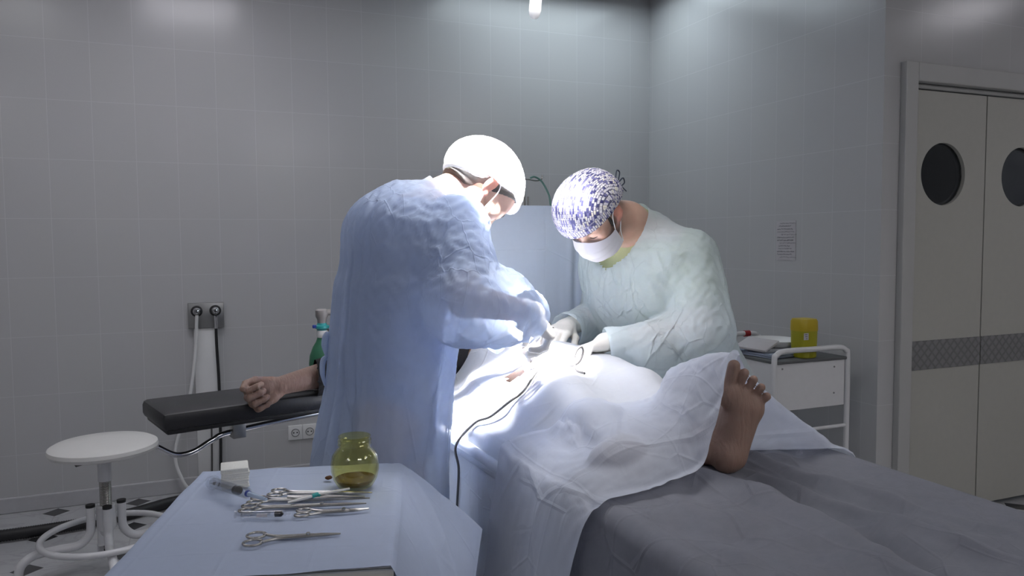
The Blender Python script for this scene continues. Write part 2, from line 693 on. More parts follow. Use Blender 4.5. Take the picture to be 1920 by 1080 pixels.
def pbd(V, E, steps=60, iters=8, L=None, col=None, thick=0.004, grav=-9.8, dt=1 / 60, damp=0.97,
        pin=None, anchor=0.0, stiff=1.0, fric=0.5, floor=None, gw=1.0):
    """position based cloth; col: Vol, pin: bool mask of fixed verts, anchor: per-vertex pull to the start pose"""
    n = len(V)
    if L is None:
        L = np.linalg.norm(V[E[:, 0]] - V[E[:, 1]], axis=1)
    T0 = V.copy()
    val = (np.bincount(E.ravel(), minlength=n) + 1e-9)[:, None]
    w = np.ones(n)
    if pin is not None:
        w[pin] = 0
    wa = w[E[:, 0]]
    wb = w[E[:, 1]]
    ws = wa + wb + 1e-9
    anchor = np.broadcast_to(np.asarray(anchor, float), (n,))[:, None]
    stiff = np.broadcast_to(np.asarray(stiff, float), (len(E),))
    vel = np.zeros_like(V)
    for st in range(steps):
        vel[:, 2] += grav * dt * gw
        P = V + vel * dt * (w[:, None] > 0)
        for it in range(iters):
            d = P[E[:, 1]] - P[E[:, 0]]
            ln = np.linalg.norm(d, axis=1) + 1e-9
            c = d * (stiff * (ln - L) / ln / ws)[:, None]
            ca, cb = c * wa[:, None], c * wb[:, None]
            D = np.stack([np.bincount(E[:, 0], ca[:, k], n) - np.bincount(E[:, 1], cb[:, k], n) for k in range(3)], 1)
            P += D / val * 1.9
            P += (T0 - P) * anchor
        if col is not None:
            f = col.sample(P)
            m = np.nonzero((f < thick) & (w > 0))[0]
            if len(m):
                g = col.grad(P[m])
                P[m] += g * (thick - f[m])[:, None]
                mv = P[m] - V[m]
                tang = mv - g * (mv * g).sum(1)[:, None]
                P[m] -= tang * fric
        if floor is not None:
            P[:, 2] = np.maximum(P[:, 2], floor)
        vel = (P - V) / dt * damp
        sp = np.linalg.norm(vel, axis=1)[:, None] + 1e-9
        vel *= np.minimum(1, 2.0 / sp)
        V = P
    return V


def grid_faces(nu, nv):
    i = np.arange(nu - 1)[:, None] * nv + np.arange(nv - 1)[None, :]
    i = i.ravel()
    return np.stack([i, i + nv, i + nv + 1, i + 1], 1)


def grid_edges(nu, nv):
    id_ = np.arange(nu * nv).reshape(nu, nv)
    es = [(id_[:-1], id_[1:]), (id_[:, :-1], id_[:, 1:]), (id_[:-1, :-1], id_[1:, 1:]), (id_[1:, :-1], id_[:-1, 1:]),
          (id_[:-2], id_[2:]), (id_[:, :-2], id_[:, 2:])]
    E = np.concatenate([np.stack([a.ravel(), b.ravel()], 1) for a, b in es])
    st = np.concatenate([np.full(a.size, 1.0 if k < 4 else 0.25) for k, (a, b) in enumerate(es)])
    return E, st


def resample(rows, nu, nv):
    """control net (list of rows of 3-D points) -> smooth nu x nv points (u along a row, v across rows)"""
    A = np.array(rows, float)
    B = np.array([param(r, nu) for r in A])
    out = np.array([param(B[:, i], nv) for i in range(nu)])
    return out.reshape(-1, 3)


def param(pts, n):
    c = catmull(pts, 12)
    t = np.linspace(0, len(c) - 1, n)
    i = np.minimum(t.astype(int), len(c) - 2)
    f = (t - i)[:, None]
    return c[i] * (1 - f) + c[i + 1] * f


def unit(v):
    v = np.array(v, float)
    return v / np.linalg.norm(v)
# ------------------------------------------------------------------ materials
M = {}
M['ceil'] = plain('ceiling_paint', (0.62, 0.62, 0.63, 1), 0.8)
M['floor'] = floor_mat()
M['tile_back'] = tile_mat('wall_tiles_back', 'X', -0.665, 2.392)
M['tile_right'] = tile_mat('wall_tiles_right', 'Y', 2.677, 2.392)
M['tile_door'] = tile_mat('wall_tiles_door', 'X', 3.312, 2.392)
M['tile_left'] = tile_mat('wall_tiles_left', 'Y', 0.0, 2.392)
M['plinth'] = plain('white_plinth', (0.50, 0.50, 0.52, 1), 0.35)
M['door'] = plain('cream_door_laminate', (0.455, 0.45, 0.415, 1), 0.45, var=0.03)
M['frame'] = plain('white_door_frame', (0.46, 0.46, 0.455, 1), 0.4, var=0.02)
M['dglass'] = plain('dark_door_glass', (0.035, 0.038, 0.042, 1), 0.06, var=0.0)
M['white'] = plain('white_enamel', (0.72, 0.72, 0.74, 1), 0.3, var=0.03, coat=0.2)
M['whiteplastic'] = plain('white_plastic', (0.75, 0.75, 0.75, 1), 0.35, var=0.02)
M['steel'] = plain('brushed_steel', (0.50, 0.49, 0.47, 1), 0.24, 1.0, var=0.06, scale=90)
M['panelsteel'] = plain('panel_steel', (0.38, 0.38, 0.37, 1), 0.38, 1.0, var=0.05)
M['chrome'] = plain('chrome', (0.72, 0.72, 0.74, 1), 0.1, 1.0, var=0.02)
M['black'] = plain('black_rubber', (0.016, 0.016, 0.018, 1), 0.5)
M['vinyl'] = plain('black_vinyl', (0.020, 0.020, 0.023, 1), 0.42, bump=0.15)
M['grey'] = plain('grey_plastic', (0.26, 0.26, 0.27, 1), 0.5)
M['cable'] = plain('grey_cable', (0.085, 0.08, 0.08, 1), 0.5)
M['paper'] = plain('paper', (0.52, 0.50, 0.52, 1), 0.8, var=0.03)
M['ink'] = plain('grey_ink', (0.27, 0.26, 0.28, 1), 0.8)
M['redplastic'] = plain('dark_red_plastic', (0.30, 0.015, 0.02, 1), 0.4)
M['stripe'] = None
M['gauze'] = plain('white_gauze', (0.80, 0.80, 0.76, 1), 0.9, var=0.05, scale=80, bump=0.5)
M['bagrubber'] = plain('green_rubber', (0.03, 0.16, 0.085, 1), 0.5, var=0.1)
M['teal'] = plain('teal_plastic', (0.03, 0.36, 0.36, 1), 0.35)
M['bluecap'] = plain('blue_plastic', (0.02, 0.05, 0.30, 1), 0.35)
M['beigeplastic'] = plain('taupe_plastic', (0.30, 0.28, 0.27, 1), 0.45)
M['brown'] = plain('brown_stained_cotton', (0.13, 0.055, 0.025, 1), 0.9, var=0.15, scale=200)
M['foldedblue'] = plain('folded_blue_linen', (0.36, 0.41, 0.52, 1), 0.9, var=0.08)
M['tray'] = plain('grey_tray_mat', (0.12, 0.125, 0.13, 1), 0.6)


def glass(name, col, rough=0.02, ior=1.45, alpha=None):
    n = NT(name)
    n.b.inputs['Base Color'].default_value = col
    n.b.inputs['Roughness'].default_value = rough
    n.b.inputs['IOR'].default_value = ior
    n.b.inputs['Transmission Weight'].default_value = 1.0
    return n.m


def clear(name, col, fac, rough=0.1):
    """thin clear plastic"""
    n = NT(name)
    n.b.inputs['Base Color'].default_value = col
    n.b.inputs['Roughness'].default_value = rough
    t = n.n('ShaderNodeBsdfTransparent')
    m = n.n('ShaderNodeMixShader')
    m.inputs[0].default_value = fac
    n.l(n.b.outputs[0], m.inputs[1])
    n.l(t.outputs[0], m.inputs[2])
    n.l(m.outputs[0], n.out.inputs[0])
    return n.m


M['amber_glass'] = clear('yellow_jar_glass', (0.62, 0.58, 0.16, 1), 0.0)


def thin_glass(name, tint, gloss=0.12):
    n = NT(name)
    t = n.n('ShaderNodeBsdfTransparent')
    t.inputs[0].default_value = tint
    g = n.n('ShaderNodeBsdfGlossy')
    g.inputs['Roughness'].default_value = 0.04
    lw = n.n('ShaderNodeLayerWeight')
    lw.inputs[0].default_value = 0.5
    f = n.math('ADD', n.math('MULTIPLY', n.math('POWER', lw.outputs['Facing'], 3.5), 0.7), gloss * 0.3, True)
    m = n.n('ShaderNodeMixShader')
    n.l(f, m.inputs[0])
    n.l(t.outputs[0], m.inputs[1])
    n.l(g.outputs[0], m.inputs[2])
    n.l(m.outputs[0], n.out.inputs[0])
    return n.m


M['amber_glass'] = thin_glass('yellow_jar_glass', (0.95, 0.935, 0.68, 1), 0.24)
M['amber_liquid'] = thin_glass('amber_liquid', (0.30, 0.21, 0.02, 1), 0.25)
M['amber_surface'] = plain('amber_antiseptic', (0.16, 0.10, 0.008, 1), 0.12, var=0.1)
M['clearplastic'] = thin_glass('clear_syringe_plastic', (0.965, 0.97, 0.98, 1), 0.16)
M['paleblue'] = clear('pale_blue_needle_cap', (0.55, 0.68, 0.85, 1), 0.3)


def emit_mat(name, col, st):
    n = NT(name)
    n.b.inputs['Base Color'].default_value = (*col, 1)
    n.b.inputs['Emission Color'].default_value = (*col, 1)
    n.b.inputs['Emission Strength'].default_value = st
    return n.m


# ------------------------------------------------------------------ the room
XL, XR, YB, YD, YF, XE, HC = -2.3, 2.885, 4.514, 2.587, -2.0, 5.9, 3.02
T = 0.12


def slab(name, lo, hi, mat, bevel=0.0):
    return tag(MB().lo_hi(lo, hi, bevel).build(name, mat, smooth=False), kind='structure')


slab('floor', (XL - T, YF - T, -0.1), (XE + T, YB + T, 0), M['floor'])
slab('ceiling', (XL - T, YF - T, HC), (XE + T, YB + T, HC + 0.1), M['ceil'])
slab('wall_back', (XL, YB, 0), (XR + T, YB + T, HC), M['tile_back'])
slab('wall_right', (XR, YD, 0), (XR + T, YB, HC), M['tile_right'])
slab('wall_left', (XL - T, YF, 0), (XL, YB, HC), M['tile_left'])
slab('wall_front', (XL, YF - T, 0), (XE, YF, HC), M['tile_back'])
slab('wall_far_right', (XE, YF, 0), (XE + T, YD, HC), M['tile_right'])
# wall with the sliding door: built around the opening
DX0, DX1, DZ = 3.06, 4.10, 2.075
wb = MB()
wb.lo_hi((XR + T, YD, 0), (DX0 - 0.03, YD + T, HC))
wb.lo_hi((DX1 + 0.03, YD, 0), (XE, YD + T, HC))
wb.lo_hi((DX0 - 0.03, YD, DZ + 0.04), (DX1 + 0.03, YD + T, HC))
tag(wb.build('wall_door_side', M['tile_door'], smooth=False), kind='structure')
slab('wall_corridor', (XR + T, YD + 1.6, 0), (XE, YD + 1.7, HC), plain('corridor_paint', (0.3, 0.32, 0.34, 1), 0.7))
slab('trim_1', (XL, YB - 0.018, 0), (XR, YB, 0.08), M['plinth'], 0.005)
slab('baseboard_right', (XR - 0.018, YD, 0), (XR, YB - 0.018, 0.08), M['plinth'], 0.005)
bpy.data.objects['trim_1'].name = 'baseboard_back'

# sliding door: casing, track, two leaves
fr = MB()
fr.lo_hi((2.985, YD - 0.035, 0), (DX0, YD, DZ + 0.085), 0.004)
fr.lo_hi((DX1, YD - 0.035, 0), (DX1 + 0.075, YD, DZ + 0.085), 0.004)
fr.lo_hi((DX0, YD - 0.035, DZ), (DX1, YD, DZ + 0.085), 0.004)
fr.lo_hi((DX0 - 0.03, YD, 0), (DX0, YD + T, DZ + 0.04))
fr.lo_hi((DX1, YD, 0), (DX1 + 0.03, YD + T, DZ + 0.04))
fr.lo_hi((DX0, YD, DZ), (DX1, YD + T, DZ + 0.04))
door = tag(fr.build('door_1', M['frame'], smooth=False), kind='structure')
tr = MB()
tr.cyl((DX0, YD + 0.012, DZ - 0.012), (DX1, YD + 0.012, DZ - 0.012), 0.011)
tr.build('door_track', M['frame'], door)


def stripe_mat():
    n = NT('grey_quilted_strip')
    v = n.obj_vec(rot=(0, math.radians(45), 0))
    sx = n.n('ShaderNodeSeparateXYZ')
    n.l(v, sx.inputs[0])
    a = n.math('PINGPONG', sx.outputs['X'], 0.0175)
    b = n.math('PINGPONG', sx.outputs['Z'], 0.0175)
    m = n.math('MINIMUM', a, b)
    f = n.math('DIVIDE', m, 0.007, True)
    n.l(n.mix(f, (0.15, 0.15, 0.155, 1), (0.215, 0.215, 0.22, 1)), n.b.inputs['Base Color'])
    n.b.inputs['Roughness'].default_value = 0.5
    n.l(n.bump(f, 0.5, 0.004), n.b.inputs['Normal'])
    return n.m


M['stripe'] = stripe_mat()


def door_leaf(x0, x1, xc, zc, r):
    """leaf with a round hole: ring of quads from circle to rectangle, extruded"""
    y0, y1 = YD + 0.012, YD + 0.052
    z0, z1 = 0.03, DZ - 0.028
    angs = sorted(set([2 * math.pi * k / 64 for k in range(64)] + [math.atan2(z - zc, x - xc) % (2 * math.pi) for x in (x0, x1) for z in (z0, z1)]))
    V, Fc = [], []
    n = len(angs)
    for y in (y0, y1):
        for a in angs:
            V.append((xc + r * math.cos(a), y, zc + r * math.sin(a)))
        for a in angs:
            c, s_ = math.cos(a), math.sin(a)
            tx = ((x1 - xc) / c if c > 1e-9 else (x0 - xc) / c if c < -1e-9 else 1e9)
            tz = ((z1 - zc) / s_ if s_ > 1e-9 else (z0 - zc) / s_ if s_ < -1e-9 else 1e9)
            t = min(tx, tz)
            V.append((xc + t * c, y, zc + t * s_))
    for k in range(n):
        j = (k + 1) % n
        Fc.append((k, n + k, n + j, j))
        Fc.append((2 * n + k, 2 * n + j, 3 * n + j, 3 * n + k))
        Fc.append((k, j, 2 * n + j, 2 * n + k))
        Fc.append((n + k, 3 * n + k, 3 * n + j, n + j))
    lf = link('door_leaf', V, Fc, M['door'], door, smooth=False)
    gm = MB()
    gm.cyl((xc, YD + 0.030, zc), (xc, YD + 0.036, zc), r, seg=64)
    gm.build('door_pane', M['door_glass'], lf)
    rg = MB()
    rg.torus((xc, YD + 0.044, zc), r - 0.006, 0.006, Matrix.Rotation(math.pi / 2, 3, 'X'), seg=64)
    rg.build('door_pane_rim', M['frame'], lf)
    return lf


M['door_glass'] = thin_glass('door_window_glass', (0.50, 0.52, 0.54, 1), 0.12)
l1 = door_leaf(DX0 + 0.002, 3.573, 3.29, 1.664, 0.147)
l2 = door_leaf(3.581, DX1 - 0.002, 3.842, 1.664, 0.147)
for lf, xa, xb in ((l1, 3.077, 3.573), (l2, 3.581, DX1 - 0.01)):
    MB().lo_hi((xa, YD + 0.009, 0.737), (xb, YD + 0.0125, 0.876)).build('quilted_strip', M['stripe'], lf, smooth=False)

# ceiling luminaires (those by the walls real; foreground and corridor panels added for fill)
PLACE = ['above the corner of the two tiled walls', 'above the wall gas outlet', 'at the far left by the back wall', 'beside the sliding door', 'added as fill above the left foreground', 'added as fill above the middle foreground', 'added as fill above the right foreground', 'added as fill in the corridor behind the door']
for (cx, cy, sx_, sy_, st, colr), pl in zip(LUMS, PLACE):
    t = empty('ceiling_light', (cx, cy, HC))
    tag(t, 'square flat ceiling light panel ' + pl, 'light', 'ceiling light panels')
    fz = 0.085
    f_ = MB()
    hx, hy, w_ = sx_ / 2, sy_ / 2, 0.018
    f_.lo_hi((-hx, -hy, -fz), (hx, -hy + w_, 0)).lo_hi((-hx, hy - w_, -fz), (hx, hy, 0))
    f_.lo_hi((-hx, -hy + w_, -fz), (-hx + w_, hy - w_, 0)).lo_hi((hx - w_, -hy + w_, -fz), (hx, hy - w_, 0))
    f_.build('frame', M['grey'], t, smooth=False)
    d_ = MB()
    d_.lo_hi((-hx + w_, -hy + w_, -fz + 0.006), (hx - w_, hy - w_, -fz + 0.012))
    d_.build('diffuser', emit_mat('lit_diffuser', colr, st), t, smooth=False)

# surgical lamp: dome with lens discs and the sterile handle that shows in the picture
axis = (Vector(LAMP_AIM) - Vector(LAMP_POS)).normalized()
q = (-axis).to_track_quat('Z', 'Y')
lt = empty('surgical_lamp', LAMP_POS)
lt.rotation_euler = q.to_euler()
tag(lt, 'white surgical lamp overhead with its sterile handle hanging down', 'lamp')
hd = MB()
hd.lathe([(0.335, -0.012), (0.345, 0.0), (0.345, 0.02), (0.31, 0.06), (0.18, 0.09), (0.05, 0.10), (0.03, 0.14)], seg=48)
hd.build('lamp_head', M['white'], lt)
for k in range(8):
    a = 2 * math.pi * k / 8
    MB().cyl((0.25 * math.cos(a), 0.25 * math.sin(a), -0.012), (0.25 * math.cos(a), 0.25 * math.sin(a), -0.016), 0.06).build(
        'lens', emit_mat('lit_lens', (1, 1, 1), 6.0), lt)
hn = MB()
hn.lathe([(0.034, -0.012), (0.034, -0.03), (0.0135, -0.045), (0.0125, -0.15), (0.0155, -0.165), (0.016, -0.20), (0.013, -0.213), (0.007, -0.2195), (0.001, -0.2205)], seg=24)
hn.build('handle', M['whiteplastic'], lt)
ya = MB()
ya.tube([(0, 0, 0.13), (0.0, 0.02, 0.30), (0.2, 0.10, 0.55), (0.45, 0.2, 0.62), (0.5, 0.2, HC - LAMP_POS[2] + 0.02)], 0.022, 14, 8)
ya.build('lamp_arm', M['white'], lt)

# ------------------------------------------------------------------ wall outlet, trunking, sockets, notice
t = empty('gas_outlet', (0.0505, YB, 0.90))
tag(t, 'steel wall panel with two gas couplings on the back wall', 'wall outlet')
b = MB()
b.lo_hi((-0.091, -0.032, 0.0), (0.091, 0, 0.138), 0.004)
b.build('panel', M['panelsteel'], t)
RX = Matrix.Rotation(math.pi / 2, 3, 'X')
for x in (-0.047, 0.047):
    c_ = MB()
    c_.torus((x, -0.035, 0.094), 0.024, 0.0065, RX)
    r_ = c_.build('coupling_ring', M['black'], t)
    c_ = MB()
    c_.lathe([(0.020, 0.0), (0.020, 0.02), (0.015, 0.026), (0.012, 0.05), (0.006, 0.056)], (x, -0.03, 0.094), 24, RX)
    c_.build('coupling', M['chrome'], t)

tk = MB()
tk.lo_hi((-0.014, YB - 0.022, 0.082), (0.109, YB, 0.898), 0.003)
tag(tk.build('cable_trunking', M['whiteplastic']), 'flat white cable trunking below the steel gas outlet', 'trunking')
h = MB()
h.tube([(0.004, YB - 0.075, 0.975), (0.001, YB - 0.07, 0.93), (-0.004, YB - 0.06, 0.84), (-0.024, YB - 0.06, 0.66), (-0.056, YB - 0.07, 0.49),
        (-0.115, YB - 0.07, 0.30), (-0.125, YB - 0.07, 0.20), (-0.105, YB - 0.08, 0.12), (-0.06, YB - 0.09, 0.04), (0.05, YB - 0.10, 0.0105), (0.5, YB - 0.085, 0.0105)], 0.0085, 10, 8)
tag(h.build('gas_hose', M['whiteplastic']), 'white hose looping down from the left gas coupling', 'hose')
h = MB()
h.tube([(0.097, YB - 0.075, 0.975), (0.098, YB - 0.07, 0.93), (0.099, YB - 0.06, 0.80), (0.105, YB - 0.05, 0.6), (0.105, YB - 0.05, 0.3), (0.105, YB - 0.06, 0.06),
        (0.16, YB - 0.055, 0.0105), (0.5, YB - 0.05, 0.0105)], 0.008, 10, 8)
ho = tag(h.build('gas_hose', M['black']), 'black hose hanging from the right gas coupling', 'hose')
f2 = MB()
f2.cyl((0.0965, YB - 0.072, 0.97), (0.0985, YB - 0.066, 0.90), 0.010)
f2.build('hose_fitting', M['chrome'], ho)
h = MB()
h.tube([(0.066, YB - 0.036, 0.52), (0.062, YB - 0.036, 0.40), (0.058, YB - 0.036, 0.2), (0.055, YB - 0.036, 0.05), (0.06, YB - 0.034, 0.006), (0.2, YB - 0.03, 0.006)], 0.0045, 8, 6)
tag(h.build('power_cable', M['cable']), 'thin dark cable hanging on the white trunking', 'cable')

for x0, lab in ((0.468, 'left'), (0.548, 'right')):
    t = empty('wall_socket', (x0 + 0.04, YB, 0.27))
    tag(t, lab + ' white round-pin power socket of the pair low on the back wall', 'socket', 'power sockets')
    b = MB()
    b.lo_hi((-0.0395, -0.012, -0.042), (0.0395, 0, 0.042), 0.003)
    b.build('cover_plate', M['whiteplastic'], t)
    b = MB()
    b.torus((0, -0.013, 0), 0.0215, 0.0025, RX)
    b.build('socket_ring', M['grey'], t)
    b = MB()
    for dx in (-0.0095, 0.0095):
        b.cyl((dx, -0.011, 0), (dx, -0.0135, 0), 0.004)
    b.build('pin_hole', M['black'], t)

t = empty('wall_notice', (XR, 3.1905, 1.355))
tag(t, 'narrow sheet of faint handwriting taped to the right tiled wall', 'notice')
MB().lo_hi((-0.002, -0.072, -0.103), (-0.0005, 0.072, 0.103)).build('sheet', M['paper'], t, smooth=False)
ik = MB()
rn = random.Random(3)
lines = [(0.02, 0.12, 0), (0.012, 0.10, 1), (0.0, 0.10, 1), (0.0, 0.12, 0), (0.03, 0.13, 0), (0.0, 0.11, 1), (0.0, 0.11, 1), (0.02, 0.12, 0), (0.012, 0.08, 1),
         (0.01, 0.11, 0), (0.0, 0.12, 1), (0.0, 0.11, 1), (0.02, 0.12, 0)]
for k, (s0, s1, bold) in enumerate(lines):
    z = 0.09 - k * 0.0148
    p = 0.064 - s0
    while p > 0.064 - s1:
        n_ = rn.uniform(0.008, 0.024)
        pts = []
        m_ = max(3, int(n_ / 0.0028))
        for i in range(m_ + 1):
            pts.append((-0.0026, p - n_ * i / m_, z + rn.uniform(-0.0028, 0.0028)))
        ik.tube(pts, 0.0009 + 0.0004 * bold, 4, 2)
        p -= n_ + rn.uniform(0.003, 0.006)
ik.build('handwriting', M['ink'], t)

# ------------------------------------------------------------------ stool
t = empty('stool', (-0.355, 3.40, 0), math.radians(20))
tag(t, 'round white swivel stool on curved tube legs by the back wall', 'stool')
sm = MB()
sm.lathe([(0.01, 0.532), (0.17, 0.532), (0.192, 0.540), (0.199, 0.552), (0.196, 0.566), (0.18, 0.575), (0.10, 0.579), (0.01, 0.58)], seg=56)
st_o = sm.build('seat', plain('cream_white_vinyl', (0.72, 0.71, 0.69, 1), 0.45, var=0.02), t)
c_ = MB()
c_.lathe([(0.025, 0.42), (0.025, 0.50), (0.028, 0.532)], seg=24)
c_.build('column_sleeve', M['white'], t)
sc = []
for i in range(46):
    z = 0.30 + i * 0.0028
    sc.append((0.0225 if i % 2 else 0.0205, z))
MB().lathe(sc, seg=24).build('screw_spindle', M['steel'], t)
MB().lathe([(0.034, 0.225), (0.036, 0.23), (0.036, 0.318), (0.033, 0.322)], seg=24).build('hub', M['white'], t)
lv = MB()
lv.tube([(-0.02, -0.02, 0.525), (-0.07, -0.05, 0.522), (-0.10, -0.06, 0.520)], 0.004, 8, 4)
lv.cyl((-0.095, -0.058, 0.5203), (-0.115, -0.066, 0.5195), 0.008)
lv.build('height_lever', M['cable'], t)
rg = MB()
rg.torus((0, 0, 0.205), 0.232, 0.0125, seg=56, rs=12)
rg.build('foot_ring', M['white'], t)
for k in range(4):
    a = math.radians(100 + 90 * k - 20)
    d = Vector((math.cos(a), math.sin(a), 0))
    lg = MB()
    lg.tube([d * 0.055 + Vector((0, 0, 0.33)), d * 0.055 + Vector((0, 0, 0.26)), d * 0.062 + Vector((0, 0, 0.215)), d * 0.10 + Vector((0, 0, 0.178)),
             d * 0.17 + Vector((0, 0, 0.176)), d * 0.25 + Vector((0, 0, 0.170)), d * 0.295 + Vector((0, 0, 0.135)), d * 0.305 + Vector((0, 0, 0.07)), d * 0.305 + Vector((0, 0, 0.048))], 0.0165, 14, 8)
    lo = lg.build('leg', M['white'], t)
    MB().cyl(d * 0.055 + Vector((0, 0, 0.322)), d * 0.055 + Vector((0, 0, 0.333)), 0.0172).build('end_plug', M['black'], lo)
    cs = MB()
    cs.cyl(d * 0.305 + Vector((0, 0, 0.03)), d * 0.305 + Vector((0, 0, 0.055)), 0.0185)
    e_ = Vector((-d.y, d.x, 0))
    cs.cyl(d * 0.315 + e_ * 0.011 + Vector((0, 0, 0.024)), d * 0.315 - e_ * 0.011 + Vector((0, 0, 0.024)), 0.024)
    cs.build('caster', M['chrome'], lo)

# corrugated hose on the floor
hp = catmull([(-2.28, 4.22, 0.03), (-1.6, 4.15, 0.03), (-0.95, 4.08, 0.03), (-0.62, 4.09, 0.03), (-0.35, 4.15, 0.03), (-0.12, 4.27, 0.03), (0.15, 4.33, 0.03), (0.6, 4.36, 0.03), (0.95, 4.30, 0.03)], 60)
rr = [0.0285 if i % 2 else 0.025 for i in range(len(hp))]
V, Fc = tube_mesh(hp, 0.027, 12)
V = np.array(V)
for i in range(len(hp)):
    V[i * 12:(i + 1) * 12] = hp[i] + (V[i * 12:(i + 1) * 12] - hp[i]) * (rr[i] / 0.027)
tag(link('corrugated_hose', V, Fc, M['black']), 'thick black corrugated hose lying along the back wall floor', 'hose')
c_ = MB()
c_.tube([(-0.12, 4.06, 0.012), (-0.2, 3.8, 0.012), (-0.28, 3.66, 0.012), (-0.2, 3.5, 0.012), (0.0, 3.4, 0.012), (0.3, 3.42, 0.012)], 0.0115, 10, 8)
tag(c_.build('floor_cable', M['black']), 'thinner black cable curling on the floor under the stool', 'cable')

# ------------------------------------------------------------------ steel cart by the right wall
t = empty('medical_cart', (2.545, 2.94, 0))
tag(t, 'white metal trolley with tube rails against the right wall', 'trolley')
for sy in (-0.298, 0.298):
    r_ = MB()
    x_ = 0.212
    r_.tube([(-x_, sy, 0.075), (-x_, sy, 0.4), (-x_, sy, 0.80), (-x_ + 0.012, sy, 0.852), (-x_ + 0.06, sy, 0.868), (0, sy, 0.868), (x_ - 0.06, sy, 0.868), (x_ - 0.012, sy, 0.852), (x_, sy, 0.80), (x_, sy, 0.4), (x_, sy, 0.075)],
            0.0125, 12, 10)
    ro = r_.build('end_frame', M['white'], t)
    for sx in (-x_, x_):
        c_ = MB()
        c_.cyl((sx - 0.01, sy, 0.036), (sx + 0.01, sy, 0.036), 0.036)
        c_.cyl((sx, sy, 0.06), (sx, sy, 0.085), 0.014)
        c_.build('caster', M['grey'], ro)
    MB().cyl((-x_, sy, 0.505), (x_, sy, 0.505), 0.008).build('crossbar', M['white'], ro)
    if sy > 0:
        MB().cyl((0.112, sy, 0.868), (0.145, sy, 0.868), 0.0165).build('red_clamp', M['redplastic'], ro)
b = MB()
b.lo_hi((-0.198, -0.296, 0.60), (0.198, -0.284, 0.812), 0.002)
b.lo_hi((-0.198, 0.284, 0.60), (0.198, 0.296, 0.812), 0.002)
b.lo_hi((-0.198, -0.284, 0.60), (-0.188, 0.284, 0.812))
b.lo_hi((0.188, -0.284, 0.60), (0.198, 0.284, 0.812))
b.lo_hi((-0.188, -0.284, 0.60), (0.188, 0.284, 0.606))
pb = b.build('box_panel', M['white'], t, smooth=False)
for x, z in ((-0.165, 0.79), (0.135, 0.78), (0.135, 0.66)):
    MB().cyl((x, -0.2955, z), (x, -0.2985, z), 0.004).build('screw', M['grey'], pb)
MB().lo_hi((-0.205, -0.305, 0.812), (0.205, 0.292, 0.824), 0.003).build('top_tray', M['tray'], t)
MB().lo_hi((-0.2, -0.285, 0.20), (0.2, 0.285, 0.215), 0.003).build('lower_shelf', M['white'], t)
CT = 0.825

t = empty('sharps_container', (2.553, 2.70, CT))
tag(t, 'yellow sharps container with orange-yellow lid on the white trolley', 'sharps container')


def rbox_lathe(prof, e=4.0, seg=40):
    """rounded-square lathe"""
    m = MB()
    rings = []
    for r, z in prof:
        ring = []
        for k in range(seg):
            a = 2 * math.pi * k / seg
            c, s_ = math.cos(a), math.sin(a)
            d_ = (abs(c) ** e + abs(s_) ** e) ** (-1 / e)
            ring.append(m.bm.verts.new((r * d_ * c, r * d_ * s_, z)))
        rings.append(ring)
    for i in range(len(rings) - 1):
        for k in range(seg):
            k2 = (k + 1) % seg
            m.bm.faces.new((rings[i][k], rings[i][k2], rings[i + 1][k2], rings[i + 1][k]))
    m.bm.faces.new(rings[0][::-1])
    m.bm.faces.new(rings[-1])
    return m


M['yellow'] = clear('olive_yellow_plastic', (0.36, 0.34, 0.015, 1), 0.05, 0.35)
M['lid'] = plain('orange_yellow_plastic', (0.50, 0.37, 0.015, 1), 0.4)
rbox_lathe([(0.042, 0.0), (0.045, 0.004), (0.0475, 0.08), (0.048, 0.128)]).build('container_body', M['yellow'], t)
rbox_lathe([(0.0495, 0.122), (0.050, 0.130), (0.049, 0.165), (0.044, 0.176), (0.02, 0.178)]).build('container_lid', M['lid'], t)
lb = MB()
lb.box((-0.032, -0.0475, 0.100), (0.026, 0.002, 0.03))
lo = lb.build('label', M['paper'], t, smooth=False)
lb = MB()
for k in range(3):
    lb.box((-0.034 + 0.002 * k, -0.0488, 0.109 - 0.009 * k), (0.016 - 0.003 * k, 0.001, 0.002))
lb.build('label_mark', M['black'], lo, smooth=False)

for k, (nm, m_, lab, (x, y, z), sz, rz) in enumerate([
    ('folded_sheet', M['foldedblue'], 'flat folded blue-grey cloth at the bottom of the trolley pile', (2.475, 2.88, CT + 0.009), (0.23, 0.34, 0.018), 0.1),
    ('folded_sheet', plain('pale_linen', (0.55, 0.57, 0.62, 1), 0.9), 'pale folded cloth on top of the blue one on the trolley', (2.50, 2.89, CT + 0.0245), (0.20, 0.26, 0.012), -0.15)]):
    b = MB()
    for j in range(4):
        b.box((0, 0, (j - 1.5) * sz[2] / 4), (sz[0] - 0.006 * (j % 2), sz[1] - 0.008 * ((j + 1) % 2), sz[2] / 4), bevel=sz[2] / 9)
    o = b.build(nm, m_)
    o.location = (x, y, z)
    o.rotation_euler = (0, 0, rz)
    tag(o, lab, 'folded cloth', 'cloths on the trolley')
b = MB()
b.lathe([(0.055, 0.0), (0.085, 0.004), (0.105, 0.025), (0.112, 0.042), (0.109, 0.042), (0.10, 0.026), (0.08, 0.009), (0.01, 0.008)], seg=48)
o = b.build('bowl', M['whiteplastic'])
o.location = (2.54, 2.87, CT + 0.031)
o.scale = (0.95, 1.15, 0.8)
tag(o, 'shallow white oval bowl resting on the folded cloths', 'bowl')
b = MB()
b.box((0, 0, 0), (0.12, 0.16, 0.012), bevel=0.003)
o = b.build('paper_packet', M['paper'])
o.location = (2.405, 2.84, CT + 0.050)
o.rotation_euler = (0.05, -0.30, 0.3)
tag(o, 'cream paper packet leaning at the left of the trolley pile', 'packet')

